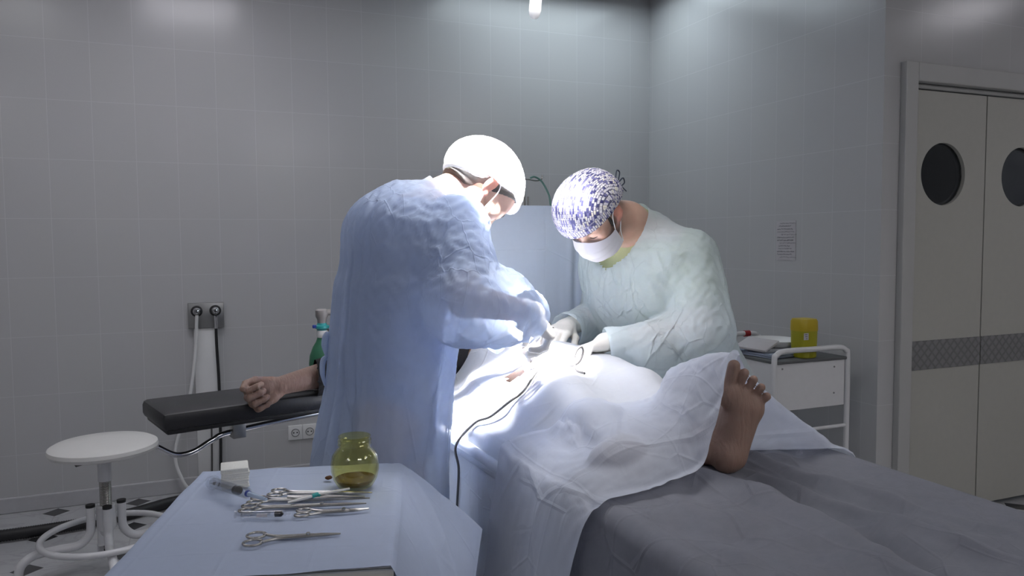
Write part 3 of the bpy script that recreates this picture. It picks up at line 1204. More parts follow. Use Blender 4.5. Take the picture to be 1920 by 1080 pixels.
# ------------------------------------------------------------------ breathing bag with valve, drip stand, green tube
t = empty('breathing_bag', (0.417, 2.80, 0.86))
tag(t, 'green rubber breathing bag with grey valve behind the arm board', 'breathing bag')
MB().lathe([(0.008, 0.0), (0.028, 0.006), (0.044, 0.03), (0.048, 0.065), (0.045, 0.095), (0.034, 0.125), (0.022, 0.145), (0.017, 0.16), (0.0165, 0.183)], seg=32).build('bag', M['bagrubber'], t)
MB().lathe([(0.019, 0.160), (0.0205, 0.165), (0.0205, 0.182), (0.018, 0.186)], seg=24).build('white_ring', M['whiteplastic'], t)
MB().lathe([(0.017, 0.184), (0.019, 0.19), (0.026, 0.194), (0.026, 0.202), (0.018, 0.206), (0.0165, 0.212)], seg=24).build('collar', M['teal'], t)
MB().box((-0.028, -0.01, 0.201), (0.014, 0.012, 0.012), bevel=0.003).build('blue_clip', M['bluecap'], t)
MB().lathe([(0.0155, 0.208), (0.0165, 0.225), (0.020, 0.232), (0.022, 0.236), (0.022, 0.258), (0.017, 0.262)], seg=24).build('valve', M['beigeplastic'], t)
e_ = MB()
e_.tube([(0.01, 0, 0.248), (0.035, 0, 0.249), (0.055, 0.01, 0.236), (0.08, 0.04, 0.19), (0.14, 0.1, 0.12), (0.3, 0.12, 0.10)], 0.011, 12, 8)
e_.build('breathing_tube', M['beigeplastic'], t)
# clamp pole the bag hangs from (behind the surgeon)
t = empty('clamp_stand', (0.52, 2.86, 0))
tag(t, 'grey clamp stand behind the left surgeon holding the breathing bag', 'stand')
s_ = MB()
s_.cyl((0, 0, 0.02), (0, 0, 1.06), 0.011)
s_.build('pole', M['steel'], t)
s_ = MB()
s_.tube([(0, 0, 1.04), (-0.05, -0.03, 1.05), (-0.10, -0.06, 1.045)], 0.006, 8, 5)
s_.build('clamp_arm', M['steel'], t)
MB().lathe([(0.14, 0.0), (0.14, 0.012), (0.03, 0.03), (0.012, 0.05)], seg=32).build('base', M['grey'], t)

t = empty('drip_stand', (1.525, 3.5, 0))
tag(t, 'thin steel drip stand rising behind the blue screen drape', 'drip stand')
s_ = MB()
s_.cyl((-0.006, 0, 0.05), (-0.006, 0, 1.665), 0.0045)
s_.cyl((0.012, 0, 0.05), (0.012, 0, 1.58), 0.0045)
s_.build('pole', M['steel'], t)
s_ = MB()
s_.tube([(-0.08, 0, 1.69), (-0.075, 0, 1.66), (-0.05, 0, 1.655), (0, 0, 1.666), (0.055, 0, 1.66), (0.085, 0, 1.668), (0.09, 0, 1.69)], 0.0035, 8, 6)
s_.build('hook', M['steel'], t)
MB().lathe([(0.20, 0.0), (0.20, 0.015), (0.05, 0.035), (0.02, 0.06)], seg=32).build('base', M['grey'], t)
g_ = MB()
g_.tube([(1.546, 3.493, 1.672), (1.57, 3.49, 1.678), (1.604, 3.488, 1.658), (1.633, 3.483, 1.611), (1.647, 3.477, 1.558), (1.655, 3.477, 1.41), (1.62, 3.45, 1.1), (1.47, 3.38, 0.90)], 0.0048, 8, 8)
tag(g_.build('oxygen_tube', plain('green_tubing', (0.16, 0.34, 0.29, 1), 0.35)), 'thin green oxygen tube arching from the drip stand', 'tube')

# ------------------------------------------------------------------ arm board
AB_DIR = Vector((math.cos(math.radians(15)), math.sin(math.radians(15)), 0))
AB_N = Vector((-AB_DIR.y, AB_DIR.x, 0))
AB_Z = 0.885
t = empty('arm_board', (-0.128, 2.455, AB_Z), math.radians(15))
tag(t, 'black padded arm board sticking out from the operating table', 'arm board')
b = MB()
b.lo_hi((0, -0.135, -0.052), (0.90, 0.135, 0), 0.014)
b.build('pad', M['vinyl'], t)
b = MB()
b.lo_hi((0.012, -0.122, -0.064), (0.89, 0.122, -0.050), 0.004)
b.build('board', M['black'], t)
r_ = MB()
r_.tube([(0.005, -0.03, -0.115), (0.045, -0.035, -0.142), (0.075, -0.035, -0.148), (0.11, -0.035, -0.142), (0.16, -0.035, -0.118), (0.22, -0.035, -0.102), (0.5, -0.035, -0.085), (0.93, -0.035, -0.078)], 0.0085, 12, 8)
ro = r_.build('support_rod', M['chrome'], t)
b = MB()
b.lo_hi((0.215, -0.055, -0.122), (0.255, -0.015, -0.062), 0.003)
b.build('bracket', M['panelsteel'], ro)
c_ = MB()
c_.tube([(0.175, 2.66, AB_Z + 0.004), (0.16, 2.61, AB_Z + 0.006), (0.155, 2.56, AB_Z + 0.025), (0.18, 2.53, AB_Z + 0.034), (0.215, 2.515, AB_Z + 0.03), (0.25, 2.5, AB_Z + 0.006),
         (0.31, 2.49, AB_Z + 0.005), (0.36, 2.475, AB_Z + 0.005), (0.40, 2.45, AB_Z + 0.005), (0.46, 2.44, AB_Z + 0.005), (0.6, 2.5, AB_Z + 0.005)], 0.0035, 8, 8)
tag(c_.build('sensor_cable', M['cable']), 'thin grey sensor cable lying on the black arm board by the fist', 'cable')

# ------------------------------------------------------------------ operating table (under the drapes)
TZ = 0.83
t = empty('operating_table', (1.09, 2.0, 0))
tag(t, 'operating table mostly hidden under grey and blue sheets', 'operating table')
b = MB()
b.lo_hi((-0.30, -0.2, 0.0), (0.30, 0.75, 0.10), 0.03)
b.build('base', M['white'], t)
b = MB()
b.lo_hi((-0.13, 0.08, 0.09), (0.13, 0.42, 0.70), 0.02)
b.build('column', M['panelsteel'], t)
b = MB()
b.lo_hi((-0.30, -1.65, 0.69), (0.30, 1.32, 0.745), 0.008)
b.build('table_frame', M['panelsteel'], t)
for lo_, hi_ in (((-0.345, -1.68, 0.745), (-0.055, 0.14, 0.795)), ((-0.015, -1.68, 0.745), (0.345, 0.14, 0.795)), ((-0.345, 0.15, 0.745), (0.345, 1.30, 0.822))):
    MB().lo_hi(lo_, hi_, 0.02).build('mattress', M['vinyl'], t)

# anaesthesia screen frame
t = empty('anaesthesia_screen', (1.09, 2.66, 0.70))
tag(t, 'thin steel hoop holding up the light blue screen drape', 'screen hoop')
s_ = MB()
s_.tube([(-0.36, 0, 0.02), (-0.36, 0, 0.5), (-0.355, 0, 0.76), (-0.32, 0, 0.785), (0, 0, 0.785), (0.30, 0, 0.785), (0.335, 0, 0.76), (0.34, 0, 0.5), (0.34, 0, 0.02)], 0.007, 10, 6)
s_.build('hoop', M['steel'], t)
# ------------------------------------------------------------------ instrument table and everything on it
E1 = Vector((0.964, -0.267, 0)).normalized()
E2 = Vector((0.267, 0.964, 0)).normalized()
IA = math.atan2(E1.y, E1.x)
IC = Vector((0.1365, 1.4895, 0))
IZ = 0.85
IW, ID = 0.435, 0.56


def ip(u, v, z=IZ):
    p = IC + E1 * u + E2 * v
    return Vector((p.x, p.y, z))


t = empty('instrument_table', (IC.x, IC.y, 0), IA)
tag(t, 'steel instrument table in the foreground under a pale blue cover', 'table')
b = MB()
b.lo_hi((-IW / 2, -ID / 2 + 0.006, IZ - 0.03), (IW / 2, ID / 2, IZ - 0.002), 0.002)
b.build('table_top', M['steel'], t)
b = MB()
b.tube([(-IW / 2 - 0.004, -ID / 2 - 0.004, IZ - 0.0105), (0, -ID / 2 - 0.005, IZ - 0.0105), (IW / 2 + 0.004, -ID / 2 - 0.004, IZ - 0.0105)], 0.0095, 10, 4)
b.build('front_rail', plain('satin_rail_steel', (0.50, 0.49, 0.45, 1), 0.35, 0.2), t)
for sx in (-1, 1):
    for sy in (-1, 1):
        l_ = MB()
        l_.cyl((sx * (IW / 2 - 0.025), sy * (ID / 2 - 0.03), 0.05), (sx * (IW / 2 - 0.025), sy * (ID / 2 - 0.03), IZ - 0.03), 0.0125)
        lo = l_.build('leg', M['steel'], t)
        c_ = MB()
        c_.cyl((sx * (IW / 2 - 0.025) - 0.01, sy * (ID / 2 - 0.03), 0.028), (sx * (IW / 2 - 0.025) + 0.01, sy * (ID / 2 - 0.03), 0.028), 0.028)
        c_.build('caster', M['grey'], lo)
b = MB()
b.lo_hi((-IW / 2 + 0.02, -ID / 2 + 0.02, 0.25), (IW / 2 - 0.02, ID / 2 - 0.02, 0.262))
b.build('lower_shelf', M['steel'], t, smooth=False)

# cover cloth: flat on the top, hanging at the back and left, the loose right side flaring out to a pointed corner
nu, nv = 92, 64
nt_ = 56
U = np.concatenate([np.linspace(-IW / 2 - 0.06, IW / 2, nt_), IW / 2 + np.linspace(0, 0.30, nu - nt_ + 1)[1:]])
Vv = np.linspace(-ID / 2 - 0.011, ID / 2 + 0.03, nv)
UU, VV = np.meshgrid(U, Vv, indexing='ij')
left = np.maximum(-IW / 2 - UU, 0)
back = np.maximum(VV - ID / 2, 0)
uc = np.maximum(UU, -IW / 2) - left * 0.25
vc = np.minimum(VV, ID / 2) + back * 0.25
z_ = np.full_like(UU, IZ + 0.003) - left * 0.95 - back * 0.95
hmp = 0.0016 * np.sin(UU * 23 + VV * 9) + 0.0018 * np.sin(VV * 31 - UU * 14 + 1) + 0.001 * np.sin(UU * 60 + 2 * np.sin(VV * 20))
z_ = z_ + (hmp - hmp.min()) * 0.55
P = np.stack([IC.x + E1.x * uc + E2.x * vc, IC.y + E1.y * uc + E2.y * vc, z_], 2)
hem = param([(.345, 1.12, .50), (.375, 1.19, .515), (.425, 1.28, .535), (.478, 1.385, .585), (.522, 1.47, .665), (.556, 1.52, .742)], nv)
edge = P[nt_ - 1]
e1 = np.array([E1.x, E1.y, 0])
for i in range(nt_, nu):
    s_ = (i - nt_ + 1) / (nu - nt_)
    q = edge + (hem - edge) * s_
    t_ = np.linspace(0, 1, nv)
    bul = np.sin(math.pi * s_) ** 0.8
    q = q + e1 * (0.020 * bul * (1 - t_ ** 3))[:, None] + np.array([0, 0, 1.0]) * (0.016 * bul * (0.4 + 0.6 * t_))[:, None]
    fold = 0.011 * np.exp(-((t_ - 0.90 + 0.42 * s_) / 0.045) ** 2) * min(1, s_ * 5) + 0.007 * np.exp(-((t_ - 0.55 + 0.25 * s_) / 0.07) ** 2) * s_ - 0.008 * np.exp(-((t_ - 0.78 + 0.38 * s_) / 0.05) ** 2) * min(1, s_ * 4)
    q = q + (e1 * 0.8 + np.array([0, 0, 0.6])) * fold[:, None]
    P[i] = q
PC = P.reshape(-1, 3)
pin = np.ones((nu, nv), bool)
pin[nt_ - 3:nt_ + 4, 1:-1] = False
M['cover'] = cloth('pale_blue_cover', (0.58, 0.66, 0.84, 1), 0.03, 0.25, wr=(6, 0.30, 0.010), crease=0.14, var=0.05, vor=(4, 0.25))
M['cover_in'] = M['cover']
PC = smooth_mesh(PC, grid_faces(nu, nv), 4, 0.5, pin.ravel())
o = link('table_cover', PC, grid_faces(nu, nv), M['cover'], uv=np.stack([UU.ravel() + 0.05, VV.ravel() + 0.06], 1))
tag(o, 'pale blue disposable cover draped over the instrument table with loose corner', 'table cover')
SZ = IZ + 0.0085     # where things stand on the cover

# jar with amber antiseptic
t = empty('glass_jar', (0.293, 1.560, SZ))
tag(t, 'open yellowish glass jar with a little amber liquid on the blue cover', 'jar')
jar_o = [(0.030, 0.0), (0.036, 0.003), (0.0445, 0.018), (0.0485, 0.035), (0.0485, 0.050), (0.0455, 0.066), (0.037, 0.078), (0.0325, 0.082), (0.032, 0.086), (0.034, 0.088), (0.034, 0.0905), (0.0322, 0.0915),
         (0.0322, 0.094), (0.034, 0.0955), (0.034, 0.098), (0.0318, 0.0995), (0.0315, 0.103), (0.033, 0.105), (0.032, 0.1065), (0.0295, 0.106)]
jar_i = [(0.029, 0.102), (0.0290, 0.084), (0.034, 0.077), (0.0425, 0.065), (0.0455, 0.050), (0.0455, 0.035), (0.0415, 0.019), (0.034, 0.0065), (0.005, 0.0055)]
jm = MB()
jm.lathe(jar_o + jar_i, seg=56)
jm.build('jar_glass', M['amber_glass'], t)
jm = MB()
jm.lathe([(0.005, 0.0065), (0.0335, 0.007), (0.039, 0.0145), (0.0405, 0.0185), (0.002, 0.0186)], seg=48)
jm.build('antiseptic_liquid', M['amber_surface'], t)

gz = empty('gauze_stack', (0.0655, 1.672, SZ), IA + 0.25)
tag(gz, 'thick folded stack of white gauze at the back left of the cover', 'gauze')
gb = MB()
for j in range(9):
    gb.box((rnd.uniform(-.0015, .0015), rnd.uniform(-.0015, .0015), 0.0028 + j * 0.0046), (0.054, 0.058, 0.0050), Matrix.Rotation(rnd.uniform(-0.04, 0.04), 3, 'Z'), bevel=0.002)
gb.build('gauze_pads', M['gauze'], gz)

cb = Vol(axis_range([(-.02, .02, .0012)]), axis_range([(-.02, .02, .0012)]), axis_range([(-.004, .016, .0012)]))
for _ in range(6):
    cb.ell((rnd.uniform(-.007, .007), rnd.uniform(-.004, .004), 0.004), (rnd.uniform(.003, .006), rnd.uniform(.003, .005), rnd.uniform(.002, .0042)), k=0.003, pad=0.01)
V, Q = cb.nets()
o = link('cotton_ball', V, Q, M['brown'])
o.location = (0.2475, 1.629, SZ)
tag(o, 'small brown-stained cotton scrap beside the glass jar', 'cotton')


def hemostat(p0, p1, label, z=SZ, open_=0.012, curve=0.0, ring=0.0115, wide=1.0):
    """ring-handled forceps; p0 = rings, p1 = tip (table points)"""
    a, b_ = Vector((p0[0], p0[1], 0)), Vector((p1[0], p1[1], 0))
    L = (b_ - a).length
    t = empty('surgical_forceps', (a.x, a.y, z), math.atan2((b_ - a).y, (b_ - a).x))
    tag(t, label, 'forceps', 'steel ring-handled forceps')
    for s in (-1, 1):
        m = MB()
        r = 0.0032
        jx = L * 0.62
        pts = [(0.012, s * (ring * wide + open_ * 0.2), r), (0.03, s * open_ * 0.45, r), (L * 0.35, s * 0.0036, r), (jx, s * 0.0012, r * 1.0),
               (L * 0.8, -s * 0.0016 + curve * 0.25, r), (L, -s * 0.0004 + curve, r)]
        m.tube(pts, [0.0026, 0.0028, 0.0030, 0.0036, 0.0028, 0.0013], 8, 6)
        arm = m.build('arm', M['steel'], t)
        q_ = MB()
        q_.torus((0, s * (ring * wide + 0.0012), r), ring, 0.0023, sx=1.25, sy=0.85 * wide, seg=28, rs=8)
        q_.build('finger_ring', M['steel'], arm)
    m = MB()
    m.cyl((L * 0.62, 0, 0.0005), (L * 0.62, 0, 0.0085), 0.0034)
    m.build('pivot_screw', M['steel'], t)
    return t


hemostat((0.139, 1.574), (0.314, 1.496), 'straight steel forceps furthest back, nearest the jar')
hemostat((0.098, 1.540), (0.302, 1.462), 'long steel forceps with rings just right of the syringe', z=SZ + 0.001)
hemostat((0.080, 1.500), (0.290, 1.437), 'dark steel forceps with rings under the syringe tip', z=SZ + 0.0005)
hemostat((0.172, 1.435), (0.287, 1.402), 'short curved steel forceps in front of the pile', curve=0.006, ring=0.0105)
hemostat((0.080, 1.338), (0.218, 1.304), 'steel forceps lying alone nearest the front rail', ring=0.0125, wide=1.25, open_=0.018)
# tweezers
t = empty('tweezers', (0.205, 1.500, SZ + 0.004), math.radians(-22))
tag(t, 'flat steel tweezers lying across the forceps pile', 'tweezers')
for s in (-1, 1):
    m = MB()
    m.tube([(-0.055, 0, 0.004), (-0.03, s * 0.0035, 0.004), (0.02, s * 0.0045, 0.004), (0.06, s * 0.002, 0.004), (0.095, s * 0.001, 0.004)], [0.0035, 0.0036, 0.0032, 0.002, 0.001], 8, 6)
    m.build('prong', M['steel'], t)
# needle with teal hub
t = empty('hypodermic_needle', (0.150, 1.480, SZ + 0.011), math.atan2(0.030, 0.09))
tag(t, 'white capped needle with a teal hub on the forceps pile', 'needle')
MB().cyl((0, 0, 0), (0.05, 0, 0.001), 0.0022, 0.0032).build('needle_cap', M['whiteplastic'], t)
m = MB()
m.cyl((0.049, 0, 0.001), (0.062, 0, 0.0015), 0.0042, 0.0048)
m.box((0.062, 0, 0.0015), (0.004, 0.013, 0.003))
m.build('hub', M['teal'], t)
MB().cyl((0.063, 0, 0.0015), (0.125, -0.01, 0.002), 0.0028, 0.0022).build('shaft', M['whiteplastic'], t)


def syringe(name, p0, p1, label, z, R, stop, cone):
    a, b_ = Vector(p0), Vector(p1)
    L = (b_ - a).length
    t = empty(name, (a.x, a.y, z), math.atan2((b_ - a).y, (b_ - a).x))
    tag(t, label, 'syringe', 'clear plastic syringes')
    bl = L * (0.66 if cone else 0.95)
    RY = Matrix.Rotation(math.pi / 2, 3, 'Y')
    m = MB()
    m.lathe([(R * 1.4, 0.0), (R * 1.4, 0.0022), (R, 0.003), (R, bl), (R * 0.45, bl + 0.004), (R * 0.40, bl + 0.012), (R * 0.3, bl + 0.012), (R * 0.3, bl), (R * 0.86, bl - 0.003), (R * 0.86, 0.001)], (0, 0, R), 24, RY)
    br_ = m.build('barrel', M['clearplastic'], t)
    m = MB()
    m.lathe([(R * 0.5, stop - 0.012), (R * 0.84, stop - 0.011), (R * 0.78, stop - 0.007), (R * 0.84, stop - 0.003), (R * 0.84, stop), (R * 0.2, stop + 0.004)], (0, 0, R), 20, RY)
    m.build('plunger_stopper', M['black'], t)
    m = MB()
    m.box(((stop - 0.02) / 2, 0, R), (max(0.01, stop - 0.02), R * 1.2, 0.0012))
    m.box(((stop - 0.02) / 2, 0, R), (max(0.01, stop - 0.02), 0.0012, R * 1.2))
    m.cyl((-0.012, 0, R), (-0.010, 0, R), R * 1.1)
    m.build('plunger', M['clearplastic'], t)
    if cone:
        m = MB()
        m.cyl((bl + 0.002, 0, R), (bl + 0.008, 0, R), R * 0.62, R * 0.55)
        m.build('needle_hub', M['bluecap'], t)
        m = MB()
        m.cyl((bl + 0.006, 0, R), (L, 0, R), R * 0.5, R * 0.30)
        m.build('needle_cap', M['paleblue'], t)
    else:
        m = MB()
        m.box((bl * 0.5, -R * 1.0, R), (bl * 0.25, 0.0006, R * 0.9))
        m.build('scale_label', M['paper'], t)
    return t


s1 = syringe('syringe', (0.022, 1.645), (0.110, 1.462), 'large clear syringe with black stopper and pale blue needle cap', SZ + 0.003, 0.0105, 0.102, True)
s1.rotation_euler = (0, math.radians(-3), s1.rotation_euler.z)
s1.location.z += 0.004
syringe('syringe', (0.066, 1.462), (0.142, 1.433), 'small clear syringe with black end in front of the large one', SZ, 0.0062, 0.072, False)
# ------------------------------------------------------------------ people: shared builders
def skin_mat(name, rough=0.5, wrinkle=None):
    n = NT(name)
    a = n.n('ShaderNodeAttribute', attribute_name='Col')
    v = n.obj_vec()
    f = n.noise(60, 4, v)
    d = n.mix(n.math('MULTIPLY', f, 0.35), a.outputs['Color'], (0.30, 0.12, 0.09, 1))
    n.l(d, n.b.inputs['Base Color'])
    n.b.inputs['Roughness'].default_value = rough
    n.b.inputs['Subsurface Weight'].default_value = 0.12
    n.b.inputs['Subsurface Radius'].default_value = (0.012, 0.005, 0.003)
    n.b.inputs['Subsurface Scale'].default_value = 0.6
    nb = n.bump(n.noise(420, 3, v), 0.25, 0.0012)
    if wrinkle:
        w = n.n('ShaderNodeTexNoise')
        n.l(n.obj_vec(scale=wrinkle[0], rot=wrinkle[1]), w.inputs['Vector'])
        w.inputs['Scale'].default_value = 1.0
        w.inputs['Detail'].default_value = 2.0
        w.inputs['Distortion'].default_value = 0.6
        nb = n.bump(w.outputs['Fac'], 0.6, 0.004, nb)
    n.l(nb, n.b.inputs['Normal'])
    return n.m


M['skin'] = skin_mat('skin')
M['skin_sole'] = skin_mat('skin_with_creased_soles', 0.55, ((120, 60, 22), (0, math.radians(32), 0)))
M['glove'] = plain('latex_glove', (0.80, 0.77, 0.72, 1), 0.42, var=0.04, bump=0.3)
M['hair'] = plain('dark_hair', (0.022, 0.017, 0.015, 1), 0.6, var=0.2, scale=300, bump=0.5)
M['greyhair'] = plain('dark_brown_hair', (0.07, 0.058, 0.052, 1), 0.6, var=0.2, scale=300, bump=0.5)
M['gown_l'] = cloth('blue_nonwoven_gown', (0.63, 0.74, 0.96, 1), 0.19, 0.38, wr=(9, 0.75, 0.014), streak=(1.7, 1.7, 0.55), var=0.06, vor=(5.5, 0.85))
M['gown_r'] = cloth('blue_nonwoven_gown_lit', (0.78, 0.88, 0.93, 1), 0.16, 0.42, wr=(9, 0.75, 0.014), streak=(1.3, 1.3, 0.8), var=0.06, vor=(6, 0.8))  # same fabric as the near gown, lamp light painted in as paler colour
M['masky'] = cloth('white_mask_fabric', (0.84, 0.84, 0.88, 1), 0.0, 0.25, wr=(14, 0.12, 0.003), var=0.03)
M['bouffant'] = cloth('white_bouffant_fabric', (0.86, 0.88, 0.92, 1), 0.04, 0.35, wr=(16, 0.3, 0.006), var=0.04)
M['scrubs'] = plain('slate_blue_scrubs', (0.36, 0.42, 0.63, 1), 0.9, var=0.06)
M['tee'] = plain('yellow_green_tee', (0.47, 0.49, 0.27, 1), 0.9, var=0.06)
M['trouser'] = plain('dark_trousers', (0.05, 0.06, 0.09, 1), 0.9)
M['shoe'] = plain('white_clogs', (0.6, 0.6, 0.6, 1), 0.5)
M['sleeve'] = plain('black_knit', (0.014, 0.013, 0.015, 1), 0.95, var=0.15, scale=120, bump=0.4)


def cap_pattern():
    n = NT('patterned_cap_cotton')
    tc = n.n('ShaderNodeTexCoord')
    sx = n.n('ShaderNodeSeparateXYZ')
    n.l(tc.outputs['UV'], sx.inputs[0])
    cb = n.n('ShaderNodeCombineXYZ')
    n.l(sx.outputs['Y'], cb.inputs[0])
    n.l(n.math('ADD', sx.outputs['X'], 5.0), cb.inputs[1])
    br = n.n('ShaderNodeTexBrick', offset=0.37, offset_frequency=2)
    n.l(cb.outputs[0], br.inputs['Vector'])
    br.inputs['Scale'].default_value = 1.0
    br.inputs['Brick Width'].default_value = 0.0120
    br.inputs['Row Height'].default_value = 0.0046
    br.inputs['Mortar Size'].default_value = 0.0006
    br.inputs['Mortar Smooth'].default_value = 0.1
    br.inputs['Color1'].default_value = (0, 0, 0, 1)
    br.inputs['Color2'].default_value = (1, 1, 1, 1)
    br.inputs['Mortar'].default_value = (0.5, 0.5, 0.5, 1)
    big = n.noise(28, 1, tc.outputs['UV'])
    val = n.math('ADD', n.math('MULTIPLY', br.outputs['Color'], 0.75), n.math('MULTIPLY', big, 0.5))
    rp = n.n('ShaderNodeValToRGB')
    rp.color_ramp.interpolation = 'CONSTANT'
    els = [(0.0, (0.035, 0.035, 0.15, 1)), (0.30, (0.16, 0.15, 0.34, 1)), (0.40, (0.66, 0.64, 0.70, 1)), (0.64, (0.80, 0.76, 0.66, 1)), (0.74, (0.45, 0.43, 0.58, 1)), (0.80, (0.78, 0.77, 0.80, 1)), (0.93, (0.06, 0.06, 0.18, 1))]
    while len(rp.color_ramp.elements) < len(els):
        rp.color_ramp.elements.new(0.5)
    for e, (p, c) in zip(rp.color_ramp.elements, els):
        e.position = p
        e.color = c
    n.l(val, rp.inputs[0])
    n.l(n.mix(br.outputs['Fac'], rp.outputs[0], (0.09, 0.09, 0.15, 1)), n.b.inputs['Base Color'])
    n.b.inputs['Roughness'].default_value = 0.85
    n.l(n.bump(n.noise(9, 3, n.obj_vec()), 0.3, 0.01), n.b.inputs['Normal'])
    return n.m


M['pattern'] = cap_pattern()


def frame(h, pitch, roll=0.0):
    """head frame columns (right, forward, up) from horizontal heading and downward pitch"""
    h = unit((h[0], h[1], 0))
    p = math.radians(pitch)
    f = h * math.cos(p) + np.array([0, 0, -math.sin(p)])
    u = h * math.sin(p) + np.array([0, 0, math.cos(p)])
    r = np.cross(f, u)
    a = math.radians(roll)
    u, r = u * math.cos(a) + r * math.sin(a), r * math.cos(a) - u * math.sin(a)
    return np.stack([r, f, u], 1)


class Head:
    def __init__(s, c, R):
        s.c, s.R = np.array(c, float), R

    def w(s, p):
        return s.c + s.R @ np.array(p, float)

    def loc(s, P):
        return (P - s.c) @ s.R

    def add(s, v):
        w, R = s.w, s.R
        v.ell(w((0, -0.004, 0.050)), (0.076, 0.100, 0.083), R, k=0.02)
        v.ell(w((0, 0.036, 0.030)), (0.068, 0.066, 0.066), R, k=0.02)
        v.ell(w((0, 0.044, -0.030)), (0.061, 0.052, 0.070), R, k=0.025)
        for sx in (-1, 1):
            v.cap(w((sx * 0.060, 0.006, -0.040)), w((sx * 0.030, 0.072, -0.092)), 0.016, 0.020, k=0.02)
            v.ell(w((sx * 0.046, 0.066, -0.010)), (0.020, 0.018, 0.017), R, k=0.02)           # cheekbone
            v.cap(w((sx * 0.012, 0.093, 0.026)), w((sx * 0.050, 0.078, 0.026)), 0.0075, 0.007, k=0.012)   # brow
        v.ell(w((0, 0.084, -0.092)), (0.024, 0.020, 0.019), R, k=0.02)
        for sx in (-1, 1):
            v.ell(w((sx * 0.032, 0.098, 0.007)), (0.017, 0.013, 0.0115), R, k=0.010, sub=True)
            v.ell(w((sx * 0.032, 0.0785, 0.007)), (0.0135, 0.0128, 0.0125), R, k=0.003)      # lid over the eyeball
            v.cap(w((sx * 0.020, 0.0900, 0.0025)), w((sx * 0.044, 0.0845, 0.002)), 0.0022, 0.002, k=0.003)
        v.cap(w((0, 0.092, 0.014)), w((0, 0.117, -0.030)), 0.0075, 0.0105, k=0.010)
        v.ell(w((0, 0.113, -0.033)), (0.0125, 0.0125, 0.0105), R, k=0.006)
        for sx in (-1, 1):
            v.ell(w((sx * 0.0135, 0.103, -0.036)), (0.0075, 0.011, 0.008), R, k=0.005)
        v.cap(w((-0.020, 0.092, -0.058)), w((0.020, 0.092, -0.058)), 0.0062, k=0.008)
        v.cap(w((-0.017, 0.092, -0.069)), w((0.017, 0.092, -0.069)), 0.0070, k=0.006)
        for sx in (-1, 1):                                                                      # ears
            a = math.radians(sx * 28)
            Re = R @ np.array([[math.cos(a), -math.sin(a), 0], [math.sin(a), math.cos(a), 0], [0, 0, 1]])
            v.ell(w((sx * 0.080, -0.008, 0.004)), (0.0075, 0.0185, 0.031), Re, k=0.006)
            v.ell(w((sx * 0.0765, 0.004, -0.022)), (0.0065, 0.009, 0.010), R, k=0.006)
            v.ell(w((sx * 0.090, 0.000, 0.003)), (0.0085, 0.0105, 0.018), Re, k=0.005, sub=True)


def hand(w, f, n, side, s=1.0, curls=None, thumb=None, spread=0.06):
    """capsules (a, b, ra, rb, k) of a hand with palm, five fingers; side=+1 right, -1 left"""
    w = np.array(w, float)
    f = unit(f)
    n = unit(np.array(n, float) - f * np.dot(n, f))
    t = np.cross(f, n) * side
    C = []
    kn = [(0.086, 0.031), (0.091, 0.010), (0.087, -0.011), (0.079, -0.030)]
    ln = [(0.044, 0.027, 0.022), (0.048, 0.030, 0.023), (0.045, 0.028, 0.022), (0.036, 0.021, 0.020)]
    rd = [0.0098, 0.0100, 0.0094, 0.0084]
    curls = curls or [(35, 40, 25)] * 4
    for (kf, kt), l3, r, cu, sp in zip(kn, ln, rd, curls, (1, 0.3, -0.4, -1.1)):
        b = w + (f * kf + t * kt) * s
        C.append((w + (f * 0.012 + t * kt * 0.55 - n * 0.001) * s, b, 0.0165 * s, 0.0125 * s, 0.012))
        p = b
        a = 0.0
        fd = unit(f + t * sp * spread)
        for j, (l, c_) in enumerate(zip(l3, cu)):
            a += math.radians(c_)
            d = fd * math.cos(a) + n * math.sin(a)
            e = p + d * l * s
            C.append((p, e, r * s * (1 - 0.07 * j), r * s * (1 - 0.07 * (j + 1)), 0.004))
            p = e
    b = w + (f * 0.020 + t * 0.024 + n * 0.006) * s
    C.append((w + (f * 0.03 + t * 0.012 + n * 0.008) * s, w + (f * 0.055 + t * 0.018 + n * 0.010) * s, 0.017 * s, 0.014 * s, 0.012))
    C.append((w + (f * 0.03 - t * 0.022 + n * 0.008) * s, w + (f * 0.06 - t * 0.022 + n * 0.006) * s, 0.015 * s, 0.012 * s, 0.012))
    thumb = thumb or [(0.75, 0.60, 0.30), (0.88, 0.25, 0.40), (0.92, 0.0, 0.40)]
    p = b
    for j, ((df, dt, dn), l, r) in enumerate(zip(thumb, (0.044, 0.034, 0.027), (0.0140, 0.0112, 0.0104, 0.009))):
        d = unit(f * df + t * dt + n * dn)
        e = p + d * l * s
        C.append((p, e, r * s, (0.0112, 0.0104, 0.0088)[j] * s, 0.008 if j == 0 else 0.004))
        p = e
    return C


def hand_vol(C, infl=0.0, step=0.0026, wrist=None):
    if wrist is not None:
        w_, e_ = np.array(wrist[0]), np.array(wrist[1])
        C = C + [(w_ + (e_ - w_) * 0.16, w_ + (w_ - e_) * 0.06, 0.034, 0.0285, 0.012)]
    P = np.array([c[0] for c in C] + [c[1] for c in C])
    lo, hi = P.min(0) - 0.03 - infl, P.max(0) + 0.03 + infl
    v = Vol(*[axis_range([(a, b, step)]) for a, b in zip(lo, hi)])
    for a, b, ra, rb, k in C:
        v.cap(a, b, ra + infl, rb + infl, k, pad=0.02)
    return v


